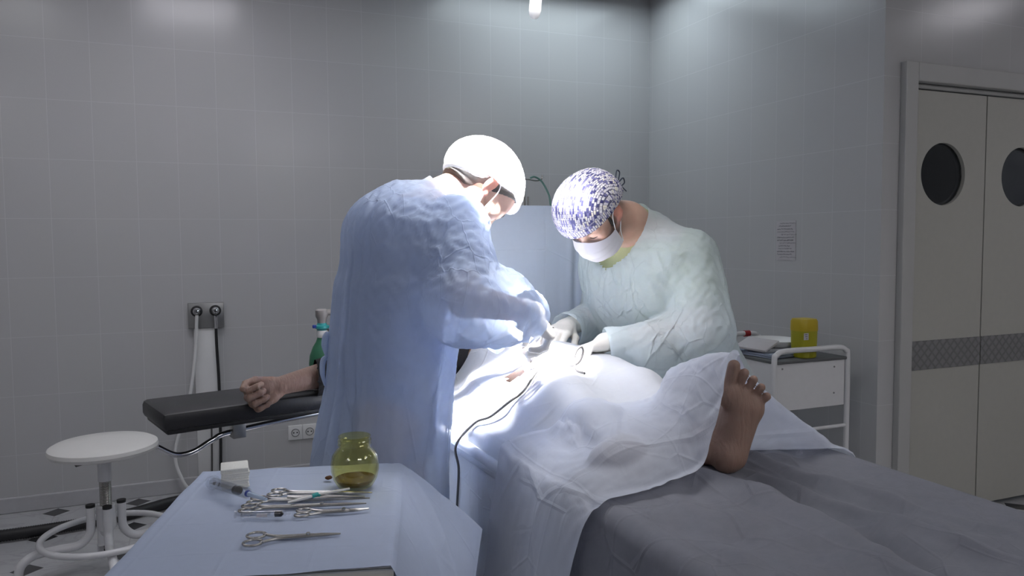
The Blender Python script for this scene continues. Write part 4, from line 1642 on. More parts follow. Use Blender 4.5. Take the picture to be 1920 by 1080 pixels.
def open_cut(V, Q, p, n, rad):
    """remove the end of a tube: faces beyond the plane (within rad of p) go, the rim is snapped to the plane"""
    p = np.array(p, float)
    n = unit(n)
    d = (V - p) @ n
    near = np.linalg.norm(V - p, axis=1) < rad
    pos = (d > 0) & near
    keep = ~pos[Q].all(1)
    rim = np.zeros(len(V), bool)
    rim[np.unique(Q[keep])] = True
    rim &= pos
    V = V.copy()
    V[rim] -= n * d[rim][:, None]
    Q = Q[keep]
    used = np.unique(Q)
    mp = np.full(len(V), -1)
    mp[used] = np.arange(len(used))
    return V[used], mp[Q]


def bend_edges(Q):
    """quad diagonals and links across shared edges"""
    dg = np.concatenate([Q[:, [0, 2]], Q[:, [1, 3]]])
    A = []
    for i in range(4):
        a, b, c, d = Q[:, i], Q[:, (i + 1) % 4], Q[:, (i + 2) % 4], Q[:, (i + 3) % 4]
        sw = a > b
        A.append(np.stack([np.where(sw, b, a), np.where(sw, a, b), np.where(sw, c, d), np.where(sw, d, c)], 1))
    A = np.concatenate(A)
    key = A[:, 0].astype(np.int64) * (Q.max() + 1) + A[:, 1]
    o = np.argsort(key, kind='stable')
    A, key = A[o], key[o]
    m = np.nonzero(key[1:] == key[:-1])[0]
    l1 = np.stack([A[m, 2], A[m + 1, 2]], 1)
    l2 = np.stack([A[m, 3], A[m + 1, 3]], 1)
    return dg, np.concatenate([l1, l2])


def wrinkle_cloth(V, Q, body, extra, anchor, steps=34, iters=8, thick=0.006, bend=0.10, grav=-3.0, sm=1, seed=1, pin=None, seedf=None):
    """give a garment surplus cloth and let it buckle over the body"""
    E = edges_of(Q)
    dg, b2 = bend_edges(Q)
    EE = np.concatenate([E, dg, b2])
    L = np.linalg.norm(V[EE[:, 0]] - V[EE[:, 1]], axis=1)
    st = np.concatenate([np.ones(len(E)), np.full(len(dg), 0.8), np.full(len(b2), bend)])
    mid = (V[EE[:, 0]] + V[EE[:, 1]]) / 2
    D = (V[EE[:, 1]] - V[EE[:, 0]]) / (L[:, None] + 1e-9)
    L = L * extra(mid, D)
    rs = np.random.RandomState(seed)
    V = V + rs.normal(0, 0.0005, V.shape)
    if seedf is not None:
        V = V + seedf(V)
    an = anchor(V) if callable(anchor) else anchor
    V = pbd(V, EE, steps, iters, L=L, col=body, thick=thick, grav=grav, anchor=an, stiff=st, damp=0.85, pin=pin)
    return smooth_mesh(V, Q, sm, 0.5)


def body_colors(V, base, head=None, stubble=None, ear=None):
    c = np.tile(np.array(base, float), (len(V), 1))
    if head is not None:
        l = head.loc(V)
        lips = np.exp(-((l[:, 0] / 0.024) ** 2 + ((l[:, 2] + 0.063) / 0.009) ** 2)) * (l[:, 1] > 0.075)
        c = c * (1 - 0.6 * lips[:, None]) + np.array([0.36, 0.10, 0.09]) * 0.6 * lips[:, None]
        er = ((np.abs(l[:, 0]) > 0.073) & (np.abs(l[:, 1] + 0.006) < 0.026) & (np.abs(l[:, 2]) < 0.04))[:, None]
        c = np.where(er, c * np.array([1.15, 0.78, 0.75]), c)
        if stubble is not None:
            jaw = (1 / (1 + np.exp((l[:, 2] + 0.024 - 0.35 * np.maximum(0, 0.045 - l[:, 1])) / 0.006))) * (1 / (1 + np.exp(-(l[:, 1] - 0.012) / 0.006))) * (l[:, 2] > -0.125)
            c = c * (1 - stubble * jaw[:, None]) + np.array([0.03, 0.024, 0.024]) * stubble * jaw[:, None]
    return np.clip(c, 0, 1)


def eyebrows(hd, par, mat):
    for sx in (-1, 1):
        pts = [hd.w((sx * 0.012, 0.1005, 0.024)), hd.w((sx * 0.026, 0.0985, 0.0285)), hd.w((sx * 0.040, 0.090, 0.029)), hd.w((sx * 0.052, 0.0805, 0.024))]
        m = MB()
        m.tube(pts, [0.0030, 0.0038, 0.0033, 0.0012], 8, 6)
        m.build('eyebrow', mat, par)
        pts = [hd.w((sx * 0.020, 0.0925, 0.0015)), hd.w((sx * 0.032, 0.0930, -0.0005)), hd.w((sx * 0.045, 0.0865, 0.0015))]
        m = MB()
        m.tube(pts, [0.0008, 0.0014, 0.0008], 6, 5)
        m.build('eyelashes', mat, par)


def make_mask(hd, body, par, mat, loopmat, dz=0.0):
    nu, nv = 41, 27
    u = np.linspace(-1, 1, nu)[:, None]
    v = np.linspace(0, 1, nv)[None, :]
    ph = u * 1.2
    x = 0.076 * np.sin(ph) / math.sin(1.2) + 0 * v
    yf = np.interp(v[0], [0, 0.25, 0.55, 0.8, 1.0], [0.112, 0.130, 0.128, 0.116, 0.088])[None, :]
    ys = 0.036
    y = ys + (yf - ys) * np.clip((np.cos(ph) - math.cos(1.2)) / (1 - math.cos(1.2)), 0, 1) ** 0.62
    top = 0.001 - 0.026 * np.abs(u) ** 1.2
    bot = -0.124 + 0.036 * np.abs(u) ** 1.3
    z = top + (bot - top) * v + dz
    pl = 0.0022 * (((v * 3.6) % 1.0) - 0.5) * (np.abs(u) < 0.96)
    y = y + pl
    P = np.stack([x, y + 0 * x, z + 0 * x], 2).reshape(-1, 3)
    Wd = hd.c + P @ hd.R.T
    for _ in range(6):
        f = body.sample(Wd)
        m = f < 0.0025
        if m.any():
            Wd[m] += body.grad(Wd[m]) * (0.0025 - f[m])[:, None]
    Q = grid_faces(nu, nv)
    Wd = smooth_mesh(Wd, Q, 1, 0.4)
    mo = link('face_mask', Wd, Q, mat, par)
    G = Wd.reshape(nu, nv, 3)
    for sx, iu in ((-1, 0), (1, nu - 1)):
        a, b = G[iu, 0], G[iu, -1]
        m = MB()
        m.tube([a, hd.w((sx * 0.079, 0.022, 0.012)), hd.w((sx * 0.083, 0.004, 0.030)), hd.w((sx * 0.080, -0.016, 0.030))], 0.0016, 6, 8)
        m.tube([b, hd.w((sx * 0.076, 0.022, -0.055)), hd.w((sx * 0.080, 0.004, -0.030)), hd.w((sx * 0.080, -0.010, -0.012))], 0.0016, 6, 8)
        m.build('ear_loop', loopmat, mo)
    return mo


def cap_vol(hd, infl, back=0.0, front=0.0):
    w, R = hd.w, hd.R
    P = np.array([w((a, b, c)) for a in (-0.13, 0.13) for b in (-0.17, 0.15) for c in (-0.10, 0.19)])
    v = Vol(*[axis_range([(a, b, 0.0042)]) for a, b in zip(P.min(0), P.max(0))])
    i = infl
    v.ell(w((0, -0.004, 0.052)), (0.076 + i, 0.100 + i, 0.083 + i), R, k=0.02)
    v.ell(w((0, 0.036, 0.034)), (0.068 + i, 0.066 + i, 0.066 + i), R, k=0.02)
    if front:
        v.ell(w((0, 0.030, 0.072)), (0.074 + front * 0.6, 0.078 + front, 0.070 + front), R, k=0.02)
    if back:
        v.ell(w((0, -0.060, 0.022)), (0.068 + back * 0.5, 0.050 + back, 0.058 + back * 0.6), R, k=0.03)
    return v
# ------------------------------------------------------------------ the surgeon on the near side
H1 = Head((0.704, 1.960, 1.502), frame((0.965, 0.26), 61, 3))
F1 = (0.97, 0.24)
SKIN1 = (0.66, 0.45, 0.36)
A1 = dict(shR=(0.610, 1.868, 1.415), elR=(0.598, 1.742, 1.222), wrR=(0.822, 1.860, 1.172),
          shL=(0.545, 2.165, 1.405), elL=(0.715, 2.285, 1.20), wrL=(0.862, 2.150, 1.085))
v = Vol(axis_range([(0.12, 0.60, 0.011), (0.60, 0.92, 0.0034), (0.92, 1.02, 0.008)]),
        axis_range([(1.62, 1.82, 0.010), (1.82, 2.07, 0.0034), (2.07, 2.42, 0.010)]),
        axis_range([(-0.01, 1.0, 0.014), (1.0, 1.36, 0.008), (1.36, 1.70, 0.0034)]))
H1.add(v)
v.chain([(0.560, 1.985, 1.425), (0.61, 1.975, 1.462), H1.w((0, -0.022, -0.025))], [0.075, 0.060, 0.054], k=0.03)
v.loft([(0.86, 0.45, 2.01, 0.105, 0.165), (1.0, 0.465, 2.005, 0.10, 0.155), (1.15, 0.485, 2.0, 0.10, 0.16), (1.28, 0.505, 1.992, 0.112, 0.175), (1.36, 0.525, 1.988, 0.10, 0.165), (1.40, 0.535, 1.985, 0.07, 0.12)], F1, k=0.03)
v.ell((0.525, 1.99, 1.375), (0.115, 0.185, 0.095), np.array([[0.97, -0.24, 0], [0.24, 0.97, 0], [0, 0, 1]]), k=0.04)
v.chain([A1['shR'], A1['elR']], [0.056, 0.043], k=0.04).chain([A1['elR'], A1['wrR']], [0.044, 0.027], k=0.012)
v.chain([A1['shL'], A1['elL']], [0.056, 0.043], k=0.04).chain([A1['elL'], A1['wrL']], [0.044, 0.027], k=0.012)
for sy, (x_, y_) in ((-1, (0.47, 1.915)), (1, (0.43, 2.10))):
    v.chain([(0.455, y_, 0.90), (x_, y_, 0.50), (x_ - 0.01, y_, 0.09)], [0.092, 0.060, 0.042], k=0.03)
    v.cap((x_ - 0.02, y_, 0.035), (x_ + 0.15, y_ + 0.035, 0.028), 0.036, 0.030, k=0.03)
hR1 = hand(A1['wrR'], (0.62, 0.18, -0.60), (-0.62, 0.35, -0.62), 1, 1.0, [(38, 40, 20), (45, 45, 25), (52, 50, 30), (58, 52, 30)], [(0.7, 0.35, 0.6), (0.8, 0.0, 0.7), (0.75, -0.05, 0.8)])
hL1 = hand(A1['wrL'], (0.62, -0.42, -0.42), (0.0, -0.55, -0.75), -1, 1.0, [(30, 40, 25)] * 4)
for a, b, ra, rb, k in hR1 + hL1:
    v.cap(a, b, ra - 0.0012, rb - 0.0012, k, pad=0.02)
BV1 = v
V, Q = v.nets()
V = smooth_mesh(V, Q, 2, 0.5)
P1o = link('person', V, Q, M['skin'], None, col=body_colors(V, SKIN1, H1, 0.45))
tag(P1o, 'surgeon in blue gown and white bouffant cap bending over, seen in profile on the left', 'person')
eyebrows(H1, P1o, M['hair'])

# hair: nape and temple below the cap
hv = cap_vol(H1, 0.0032)
hv.cap(H1.w((0, -0.022, -0.025)), H1.w((0, -0.04, -0.09)), 0.0575, 0.058, k=0.02)
hv.cut(H1.w((0, -0.02, -0.030)), H1.R @ np.array([0, 1.0, -0.95]))
hv.cut(H1.w((0, 0.0, 0.085)), H1.R @ np.array([0, 0, 1.0]))
hv.cut(H1.w((0, 0.0, -0.050)), H1.R @ np.array([0, 0, -1.0]))
V, Q = hv.nets()
link('hair', V, Q, M['greyhair'], P1o)

# bouffant cap
cv = cap_vol(H1, 0.0165, 0.024)
V, Q = cv.nets()
l = H1.loc(V)
V, Q = open_cut(V, Q, H1.w((0, 0.0, 0.026)), H1.R @ np.array([0, -0.06, -1.0]), 0.5) if False else (V, Q)
lim = np.interp(H1.loc(V)[:, 1], [-0.16, -0.10, -0.05, -0.02, 0.01, 0.05, 0.09, 0.14], [-0.052, -0.046, -0.022, 0.010, 0.028, 0.060, 0.070, 0.070])
d = lim - H1.loc(V)[:, 2]
keep = ~(d > 0)[Q].all(1)
rim = np.zeros(len(V), bool)
rim[np.unique(Q[keep])] = True
rim &= d > 0
V[rim] += (H1.R[:, 2] * d[rim][:, None])
V[rim] -= BV1.grad(V[rim]) * (BV1.sample(V[rim]) - 0.006)[:, None] * 0.9
Q = Q[keep]
used = np.unique(Q)
mp = np.full(len(V), -1)
mp[used] = np.arange(len(used))
rim = rim[used]
V, Q = V[used], mp[Q]
V = wrinkle_cloth(V, Q, BV1, lambda m, D: 1.09, 0.02, steps=26, iters=6, thick=0.006, bend=0.05, grav=-1.0, sm=1, seed=3, pin=rim)
link('surgical_cap', V, Q, M['bouffant'], P1o)
make_mask(H1, BV1, P1o, M['masky'], M['whiteplastic'], -0.016)

for nm, hc, s_ in (('glove', hR1, 'R'), ('glove', hL1, 'L')):
    gv = hand_vol(hc, 0.0012, wrist=(A1['wr' + s_], A1['el' + s_]))
    V, Q = gv.nets()
    V = smooth_mesh(V, Q, 1, 0.5)
    link(nm, V, Q, M['glove'], P1o)

# scrubs under the gown
sv = Vol(axis_range([(0.2, 0.85, 0.011)]), axis_range([(1.62, 2.42, 0.011)]), axis_range([(0.78, 1.56, 0.011)]))
sv.loft([(0.80, 0.45, 2.01, 0.125, 0.185), (1.0, 0.468, 2.005, 0.118, 0.172), (1.15, 0.487, 2.0, 0.115, 0.175), (1.28, 0.505, 1.992, 0.125, 0.19), (1.36, 0.525, 1.988, 0.11, 0.18)], F1, k=0.03)
sv.ell((0.525, 1.99, 1.378), (0.124, 0.196, 0.103), np.array([[0.97, -0.24, 0], [0.24, 0.97, 0], [0, 0, 1]]), k=0.04)
for s_ in 'RL':
    a, b = np.array(A1['sh' + s_]), np.array(A1['el' + s_])
    sv.cap(a, a + (b - a) * 0.55, 0.068, 0.066, k=0.03)
V, Q = sv.nets()
V, Q = open_cut(V, Q, (0.575, 1.98, 1.455), (0.75, -0.1, 0.6), 0.12)
V, Q = open_cut(V, Q, (0.45, 2.0, 0.815), (0, 0, -1), 0.5)
link('scrub_shirt', V, Q, M['scrubs'], P1o)
tv = Vol(axis_range([(0.28, 0.66, 0.013)]), axis_range([(1.76, 2.26, 0.013)]), axis_range([(0.04, 1.0, 0.013)]))
for x_, y_ in ((0.47, 1.915), (0.43, 2.10)):
    tv.chain([(0.450, y_ + (0.02 if y_ < 2 else -0.01), 0.90), (x_, y_, 0.50), (x_ - 0.01, y_, 0.10)], [0.094, 0.078, 0.068], k=0.03)
V, Q = tv.nets()
link('trousers', V, Q, M['trouser'], P1o)
for x_, y_ in ((0.47, 1.915), (0.43, 2.10)):
    fv = Vol(axis_range([(x_ - 0.12, x_ + 0.24, 0.007)]), axis_range([(y_ - 0.09, y_ + 0.13, 0.007)]), axis_range([(-0.005, 0.13, 0.007)]))
    fv.cap((x_ - 0.025, y_, 0.048), (x_ + 0.15, y_ + 0.035, 0.036), 0.046, 0.040, k=0.02)
    fv.cut((0, 0, 0.003), (0, 0, -1))
    V, Q = fv.nets()
    link('shoe', V, Q, M['shoe'], P1o)

# the gown
gv = Vol(axis_range([(0.10, 1.05, 0.0088)]), axis_range([(1.55, 2.50, 0.0088)]), axis_range([(0.34, 1.62, 0.0088)]))
gv.loft([(0.35, 0.426, 2.018, 0.172, 0.255), (0.60, 0.432, 2.016, 0.164, 0.25), (0.80, 0.440, 2.014, 0.156, 0.245), (1.0, 0.470, 2.005, 0.141, 0.235), (1.15, 0.488, 2.0, 0.150, 0.23),
         (1.27, 0.500, 1.993, 0.150, 0.23), (1.36, 0.522, 1.988, 0.135, 0.21), (1.40, 0.53, 1.985, 0.10, 0.17)], F1, k=0.02)
Rg = np.array([[0.97, -0.24, 0], [0.24, 0.97, 0], [0, 0, 1]])
gv.ell((0.522, 1.992, 1.392), (0.158, 0.205, 0.132), Rg, k=0.05)
gv.cap((0.510, 1.998, 1.462), (0.63, 1.965, 1.465), 0.072, 0.073, k=0.02)
gv.chain([A1['shR'], tuple(0.5 * np.array(A1['shR']) + 0.5 * np.array(A1['elR']))], [0.088, 0.092], k=0.04, pad=0.06)
gv.chain([tuple(0.5 * np.array(A1['shR']) + 0.5 * np.array(A1['elR'])), A1['elR']], [0.092, 0.098], k=0.010, pad=0.06)
gv.chain([A1['elR'], tuple(0.55 * np.array(A1['elR']) + 0.45 * np.array(A1['wrR']) + np.array([0, 0, 0.008])), A1['wrR'], tuple(np.array(A1['wrR']) + 0.1 * (np.array(A1['wrR']) - np.array(A1['elR'])))], [0.095, 0.097, 0.062, 0.056], k=0.03)
gv.chain([A1['shL'], A1['elL']], [0.088, 0.075], k=0.05)
gv.chain([A1['elL'], A1['wrL'], tuple(np.array(A1['wrL']) + 0.1 * (np.array(A1['wrL']) - np.array(A1['elL'])))], [0.075, 0.052, 0.05], k=0.03)
V, Q = gv.nets()
V, Q = open_cut(V, Q, (0.45, 2.0, 0.37), (0, 0, -1), 0.6)
wr, el = np.array(A1['wrR']), np.array(A1['elR'])
V, Q = open_cut(V, Q, wr - (wr - el) * 0.05, wr - el, 0.10)
wr, el = np.array(A1['wrL']), np.array(A1['elL'])
V, Q = open_cut(V, Q, wr + (wr - el) * 0.03, wr - el, 0.10)
V, Q = open_cut(V, Q, (0.606, 1.974, 1.470), (0.86, -0.15, 0.30), 0.15)


def folds(c, amp, sd):
    rs = np.random.RandomState(sd)
    fr = rs.randint(7, 26, 9)
    ph = rs.uniform(0, 6.28, 9)
    tw = rs.uniform(-4, 4, 9)

    def fn(P):
        th = np.arctan2(P[:, 1] - c[1], P[:, 0] - c[0])
        s_ = sum(np.sin(f * th + p + t * P[:, 2] * 1.6 + 0.8 * np.sin(P[:, 2] * 5 + p)) for f, p, t in zip(fr, ph, tw)) / 3
        w_ = np.clip((1.44 - P[:, 2]) / 0.25, 0.15, 1)
        n_ = np.stack([np.cos(th), np.sin(th), 0 * th], 1)
        return n_ * (amp * s_ * w_)[:, None]
    return fn


def an1(P):
    a = np.full(len(P), 0.004)
    return a


def ex1(mid, D):
    arm = (mid[:, 1] < 1.86) & (mid[:, 2] > 1.05)
    e = 1.005 + 0.085 * (1 - np.abs(D[:, 2])) ** 1.5
    e2 = 1.045
    return np.where(arm, e2, e)


V = wrinkle_cloth(V, Q, BV1, ex1, an1, steps=40, iters=10, thick=0.010, bend=0.35, grav=-2.0, sm=1, seed=5, seedf=folds((0.46, 2.0), 0.0055, 3))
g1 = link('surgical_gown', V, Q, M['gown_l'], P1o)
m = MB()
m.tube([(0.345, 2.08, 1.10), (0.325, 2.085, 1.112), (0.318, 2.09, 1.085), (0.322, 2.088, 1.05)], [0.004, 0.010, 0.010, 0.003], 8, 6)
m.tube([(0.335, 2.085, 1.06), (0.314, 2.09, 1.045), (0.31, 2.09, 1.01), (0.316, 2.09, 0.975)], [0.003, 0.008, 0.007, 0.003], 8, 6)
m.build('waist_tie', M['gown_l'], g1)

# ------------------------------------------------------------------ the surgeon on the far side
H2 = Head((1.172, 2.142, 1.444), frame((-0.91, -0.42), 54, -4))
F2 = (-0.97, -0.25)
SKIN2 = (0.50, 0.33, 0.25)
A2 = dict(shL=(1.500, 2.100, 1.315), elL=(1.475, 2.005, 1.08), wrL=(1.195, 2.090, 1.045),
          shR=(1.370, 2.415, 1.325), elR=(1.440, 2.555, 1.085), wrR=(1.205, 2.405, 1.060))
R2 = np.array([[0.97, -0.25, 0], [0.25, 0.97, 0], [0, 0, 1]])
v = Vol(axis_range([(0.96, 1.10, 0.006), (1.10, 1.36, 0.0036), (1.36, 1.95, 0.011)]),
        axis_range([(1.85, 2.09, 0.009), (2.09, 2.36, 0.0036), (2.36, 2.70, 0.010)]),
        axis_range([(-0.01, 0.98, 0.014), (0.98, 1.30, 0.008), (1.30, 1.65, 0.0036)]))
H2.add(v)
v.chain([(1.415, 2.245, 1.375), (1.325, 2.205, 1.420), H2.w((0, -0.022, -0.025))], [0.080, 0.064, 0.056], k=0.03)
tr2 = [(0.86, 1.675, 2.335, 0.11, 0.17), (1.0, 1.600, 2.305, 0.115, 0.16), (1.15, 1.515, 2.278, 0.125, 0.17), (1.27, 1.460, 2.262, 0.13, 0.185), (1.34, 1.44, 2.255, 0.10, 0.17)]
v.loft(tr2, F2, k=0.03)
v.ell((1.435, 2.252, 1.322), (0.125, 0.195, 0.10), R2, k=0.04)
for s_ in 'LR':
    v.chain([A2['sh' + s_], A2['el' + s_]], [0.060, 0.047], k=0.04).chain([A2['el' + s_], A2['wr' + s_]], [0.047, 0.029], k=0.012)
for x_, y_ in ((1.69, 2.23), (1.69, 2.44)):
    v.chain([(1.685, y_, 0.90), (x_, y_, 0.50), (x_ + 0.02, y_, 0.09)], [0.095, 0.062, 0.043], k=0.03)
    v.cap((x_ + 0.03, y_, 0.035), (x_ - 0.14, y_ - 0.035, 0.028), 0.036, 0.030, k=0.03)
hL2 = hand(A2['wrL'], (-0.96, 0.02, -0.20), (-0.10, -0.25, -0.95), -1, 1.02, [(28, 38, 22), (34, 40, 25), (40, 44, 28), (46, 46, 30)], [(0.8, 0.35, 0.35), (0.85, 0.0, 0.5), (0.85, -0.1, 0.5)])
hR2 = hand(A2['wrR'], (-0.72, -0.66, -0.10), (-0.1, 0.1, -0.97), 1, 1.02, [(25, 35, 25)] * 4)
for a, b, ra, rb, k in hR2 + hL2:
    v.cap(a, b, ra - 0.0012, rb - 0.0012, k, pad=0.02)
BV2 = v
V, Q = v.nets()
V = smooth_mesh(V, Q, 2, 0.5)
P2o = link('person', V, Q, M['skin'], None, col=body_colors(V, SKIN2, H2, 0.86))
tag(P2o, 'surgeon in blue gown and patterned cap looking down, behind the operating table', 'person')
eyebrows(H2, P2o, M['hair'])
hv = cap_vol(H2, 0.0026)
hv.cut(H2.w((0, -0.015, -0.040)), H2.R @ np.array([0, 1.0, -0.55]))
hv.cut(H2.w((0, 0.0, 0.085)), H2.R @ np.array([0, 0, 1.0]))
hv.cut(H2.w((0, 0.0, -0.045)), H2.R @ np.array([0, 0, -1.0]))
for sx in (-1, 1):
    hv.cap(H2.w((sx * 0.0695, 0.030, 0.030)), H2.w((sx * 0.0675, 0.024, -0.020)), 0.0075, 0.006, k=0.004)
V, Q = hv.nets()
link('hair', V, Q, M['hair'], P2o)

cv = cap_vol(H2, 0.0150, 0.016, 0.027)
V, Q = cv.nets()
ll = H2.loc(V)
lim = np.interp(ll[:, 1], [-0.16, -0.10, -0.03, 0.0, 0.05, 0.09, 0.14], [0.006, 0.006, 0.022, 0.032, 0.046, 0.050, 0.050])
d = lim - ll[:, 2]
keep = ~(d > 0)[Q].all(1)
rim = np.zeros(len(V), bool)
rim[np.unique(Q[keep])] = True
rim &= d > 0
V[rim] += (H2.R[:, 2] * d[rim][:, None])
V[rim] -= BV2.grad(V[rim]) * (BV2.sample(V[rim]) - 0.005)[:, None] * 0.8
Q = Q[keep]
used = np.unique(Q)
mp = np.full(len(V), -1)
mp[used] = np.arange(len(used))
rim = rim[used]
V, Q = V[used], mp[Q]
V = wrinkle_cloth(V, Q, BV2, lambda m, D: np.where(H2.loc(m)[:, 1] < -0.02, 1.07, 1.012), 0.03, steps=22, iters=6, thick=0.005, bend=0.12, grav=-0.5, sm=1, seed=8, pin=rim)
ll = H2.loc(V)
ag = np.arctan2(np.abs(ll[:, 0]), ll[:, 1] + 0.03)
ang2 = np.arctan2(ll[:, 2] - 0.03, ll[:, 1] + 0.005)
band = ll[:, 2] < np.interp(ll[:, 1], [-0.16, -0.10, -0.03, 0.0, 0.05, 0.09, 0.14], [0.006, 0.006, 0.022, 0.032, 0.046, 0.050, 0.050]) + 0.032
uvc = np.where(band[:, None], np.stack([ag * 0.098, ll[:, 2]], 1), np.stack([ll[:, 0] * 1.1 + 1.0, ang2 * 0.098 + 1.0], 1))
cp = link('surgical_cap', V, Q, M['pattern'], P2o, uv=uvc)
m = MB()
b0 = H2.w((-0.030, -0.118, -0.004))
bk = H2.R @ np.array([0, -1.0, 0])
lf = H2.R @ np.array([-1.0, 0, 0])
up = H2.R @ np.array([0, 0, 1.0])
for sgn in (1, -1):
    m.tube([b0, b0 + bk * 0.014 + up * 0.020 * sgn, b0 + bk * 0.036 + up * 0.030 * sgn, b0 + bk * 0.042 + up * 0.014 * sgn, b0 + bk * 0.020 + up * 0.004 * sgn, b0], 0.0021, 6, 8)
m.tube([b0, b0 + bk * 0.014 - up * 0.02, b0 + bk * 0.012 - up * 0.045 + lf * 0.01], 0.0017, 6, 6)
m.build('tie_string', M['trouser'], cp)
make_mask(H2, BV2, P2o, M['masky'], M['whiteplastic'])
for hc, s_ in ((hL2, 'L'), (hR2, 'R')):
    gv = hand_vol(hc, 0.0012, wrist=(A2['wr' + s_], A2['el' + s_]))
    V, Q = gv.nets()
    V = smooth_mesh(V, Q, 1, 0.5)
    link('glove', V, Q, M['glove'], P2o)

sv = Vol(axis_range([(1.25, 1.95, 0.011)]), axis_range([(1.88, 2.66, 0.011)]), axis_range([(0.78, 1.52, 0.011)]))
sv.loft([(z, a, b, rx + 0.014, ry + 0.016) for z, a, b, rx, ry in [(0.80, 1.68, 2.34, 0.115, 0.175)] + tr2], F2, k=0.03)
sv.ell((1.435, 2.252, 1.315), (0.132, 0.190, 0.098), R2, k=0.04)
sv.cap((1.42, 2.245, 1.37), (1.345, 2.215, 1.415), 0.084, 0.070, k=0.03)
for s_ in 'RL':
    a, b = np.array(A2['sh' + s_]), np.array(A2['el' + s_])
    sv.cap(a, a + (b - a) * 0.60, 0.074, 0.070, k=0.03)
V, Q = sv.nets()
V, Q = open_cut(V, Q, (1.338, 2.212, 1.418), (-0.78, -0.05, 0.45), 0.13)
V, Q = open_cut(V, Q, (1.68, 2.34, 0.815), (0, 0, -1), 0.5)
link('tee_shirt', V, Q, M['tee'], P2o)
tv = Vol(axis_range([(1.52, 1.86, 0.013)]), axis_range([(2.08, 2.60, 0.013)]), axis_range([(0.04, 1.0, 0.013)]))
for x_, y_ in ((1.69, 2.23), (1.69, 2.44)):
    tv.chain([(1.665, y_ + (0.015 if y_ < 2.3 else -0.015), 0.90), (x_, y_, 0.50), (x_ + 0.02, y_, 0.10)], [0.092, 0.078, 0.068], k=0.03)
V, Q = tv.nets()
link('trousers', V, Q, M['trouser'], P2o)
for x_, y_ in ((1.69, 2.23), (1.69, 2.44)):
    fv = Vol(axis_range([(x_ - 0.22, x_ + 0.12, 0.007)]), axis_range([(y_ - 0.12, y_ + 0.09, 0.007)]), axis_range([(-0.005, 0.13, 0.007)]))
    fv.cap((x_ + 0.03, y_, 0.048), (x_ - 0.14, y_ - 0.035, 0.036), 0.046, 0.040, k=0.02)
    fv.cut((0, 0, 0.003), (0, 0, -1))
    V, Q = fv.nets()
    link('shoe', V, Q, M['shoe'], P2o)

gv = Vol(axis_range([(1.0, 2.0, 0.0092)]), axis_range([(1.82, 2.78, 0.0092)]), axis_range([(0.36, 1.56, 0.0092)]))
gv.loft([(0.36, 1.70, 2.345, 0.19, 0.265), (0.60, 1.695, 2.342, 0.18, 0.262), (0.80, 1.685, 2.338, 0.170, 0.258), (0.90, 1.650, 2.325, 0.180, 0.255), (1.0, 1.560, 2.300, 0.200, 0.252), (1.15, 1.465, 2.270, 0.200, 0.25),
         (1.27, 1.435, 2.258, 0.182, 0.248), (1.34, 1.425, 2.252, 0.150, 0.23), (1.375, 1.42, 2.25, 0.10, 0.18)], F2, k=0.02)
gv.ell((1.430, 2.250, 1.325), (0.155, 0.215, 0.112), R2, k=0.05)
gv.cap((1.43, 2.248, 1.38), (1.315, 2.200, 1.418), 0.094, 0.080, k=0.03)
m2_ = tuple(0.6 * np.array(A2['shL']) + 0.4 * np.array(A2['elL']))
gv.chain([A2['shL'], m2_], [0.092, 0.096], k=0.03)
gv.chain([m2_, A2['elL']], [0.096, 0.104], k=0.008)
wr, el = np.array(A2['wrL']), np.array(A2['elL'])
gv.chain([el, (el + wr) / 2 + np.array([0, 0, -0.022]), wr, wr + 0.1 * (wr - el)], [0.092, 0.078, 0.052, 0.050], k=0.03)
gv.ell((el + wr) / 2 + np.array([0.03, 0.0, -0.062]), (0.12, 0.05, 0.055), R2, k=0.05)
gv.chain([A2['shR'], A2['elR']], [0.095, 0.085], k=0.05)
wr, el = np.array(A2['wrR']), np.array(A2['elR'])
gv.chain([el, wr, wr + 0.1 * (wr - el)], [0.080, 0.055, 0.052], k=0.03)
V, Q = gv.nets()
V, Q = open_cut(V, Q, (1.70, 2.34, 0.39), (0, 0, -1), 0.6)
for s_ in 'LR':
    wr, el = np.array(A2['wr' + s_]), np.array(A2['el' + s_])
    V, Q = open_cut(V, Q, wr + (wr - el) * 0.03, wr - el, 0.10)
V, Q = open_cut(V, Q, (1.336, 2.208, 1.412), (-0.78, -0.05, 0.45), 0.16)


def ex2(mid, D):
    arm = (mid[:, 1] < 2.12) & (mid[:, 0] < 1.52)
    e = 1.005 + 0.08 * (1 - np.abs(D[:, 2])) ** 1.5
    return np.where(arm | (mid[:, 2] > 1.3), 1.045, e)


V = wrinkle_cloth(V, Q, BV2, ex2, 0.004, steps=40, iters=10, thick=0.010, bend=0.35, grav=-2.0, sm=1, seed=6, seedf=folds((1.6, 2.3), 0.0055, 4))
link('surgical_gown', V, Q, M['gown_r'], P2o)
# ------------------------------------------------------------------ the patient
v = Vol(axis_range([(0.04, 0.36, 0.004), (0.36, 0.70, 0.010), (0.70, 0.98, 0.012), (0.98, 1.20, 0.0034), (1.20, 1.72, 0.014)]),
        axis_range([(1.26, 1.48, 0.0034), (1.48, 2.26, 0.014), (2.26, 2.52, 0.004), (2.52, 3.25, 0.012)]),
        axis_range([(0.80, 1.13, 0.0042), (1.13, 1.16, 0.01)]))
PH = Head((1.09, 3.02, 0.925), np.stack([np.array([1.0, 0, 0]), np.array([0, 0.0, 1.0]), np.array([0, 1.0, 0])], 1) @ np.diag([-1.0, 1, 1]))
PH.R = np.stack([np.array([-1.0, 0, 0]), np.array([0, 0, 1.0]), np.array([0, 1.0, 0])], 1)
PH.add(v)
v.chain([(1.09, 2.80, 0.93), (1.09, 2.97, 0.91)], [0.066, 0.056], k=0.03)
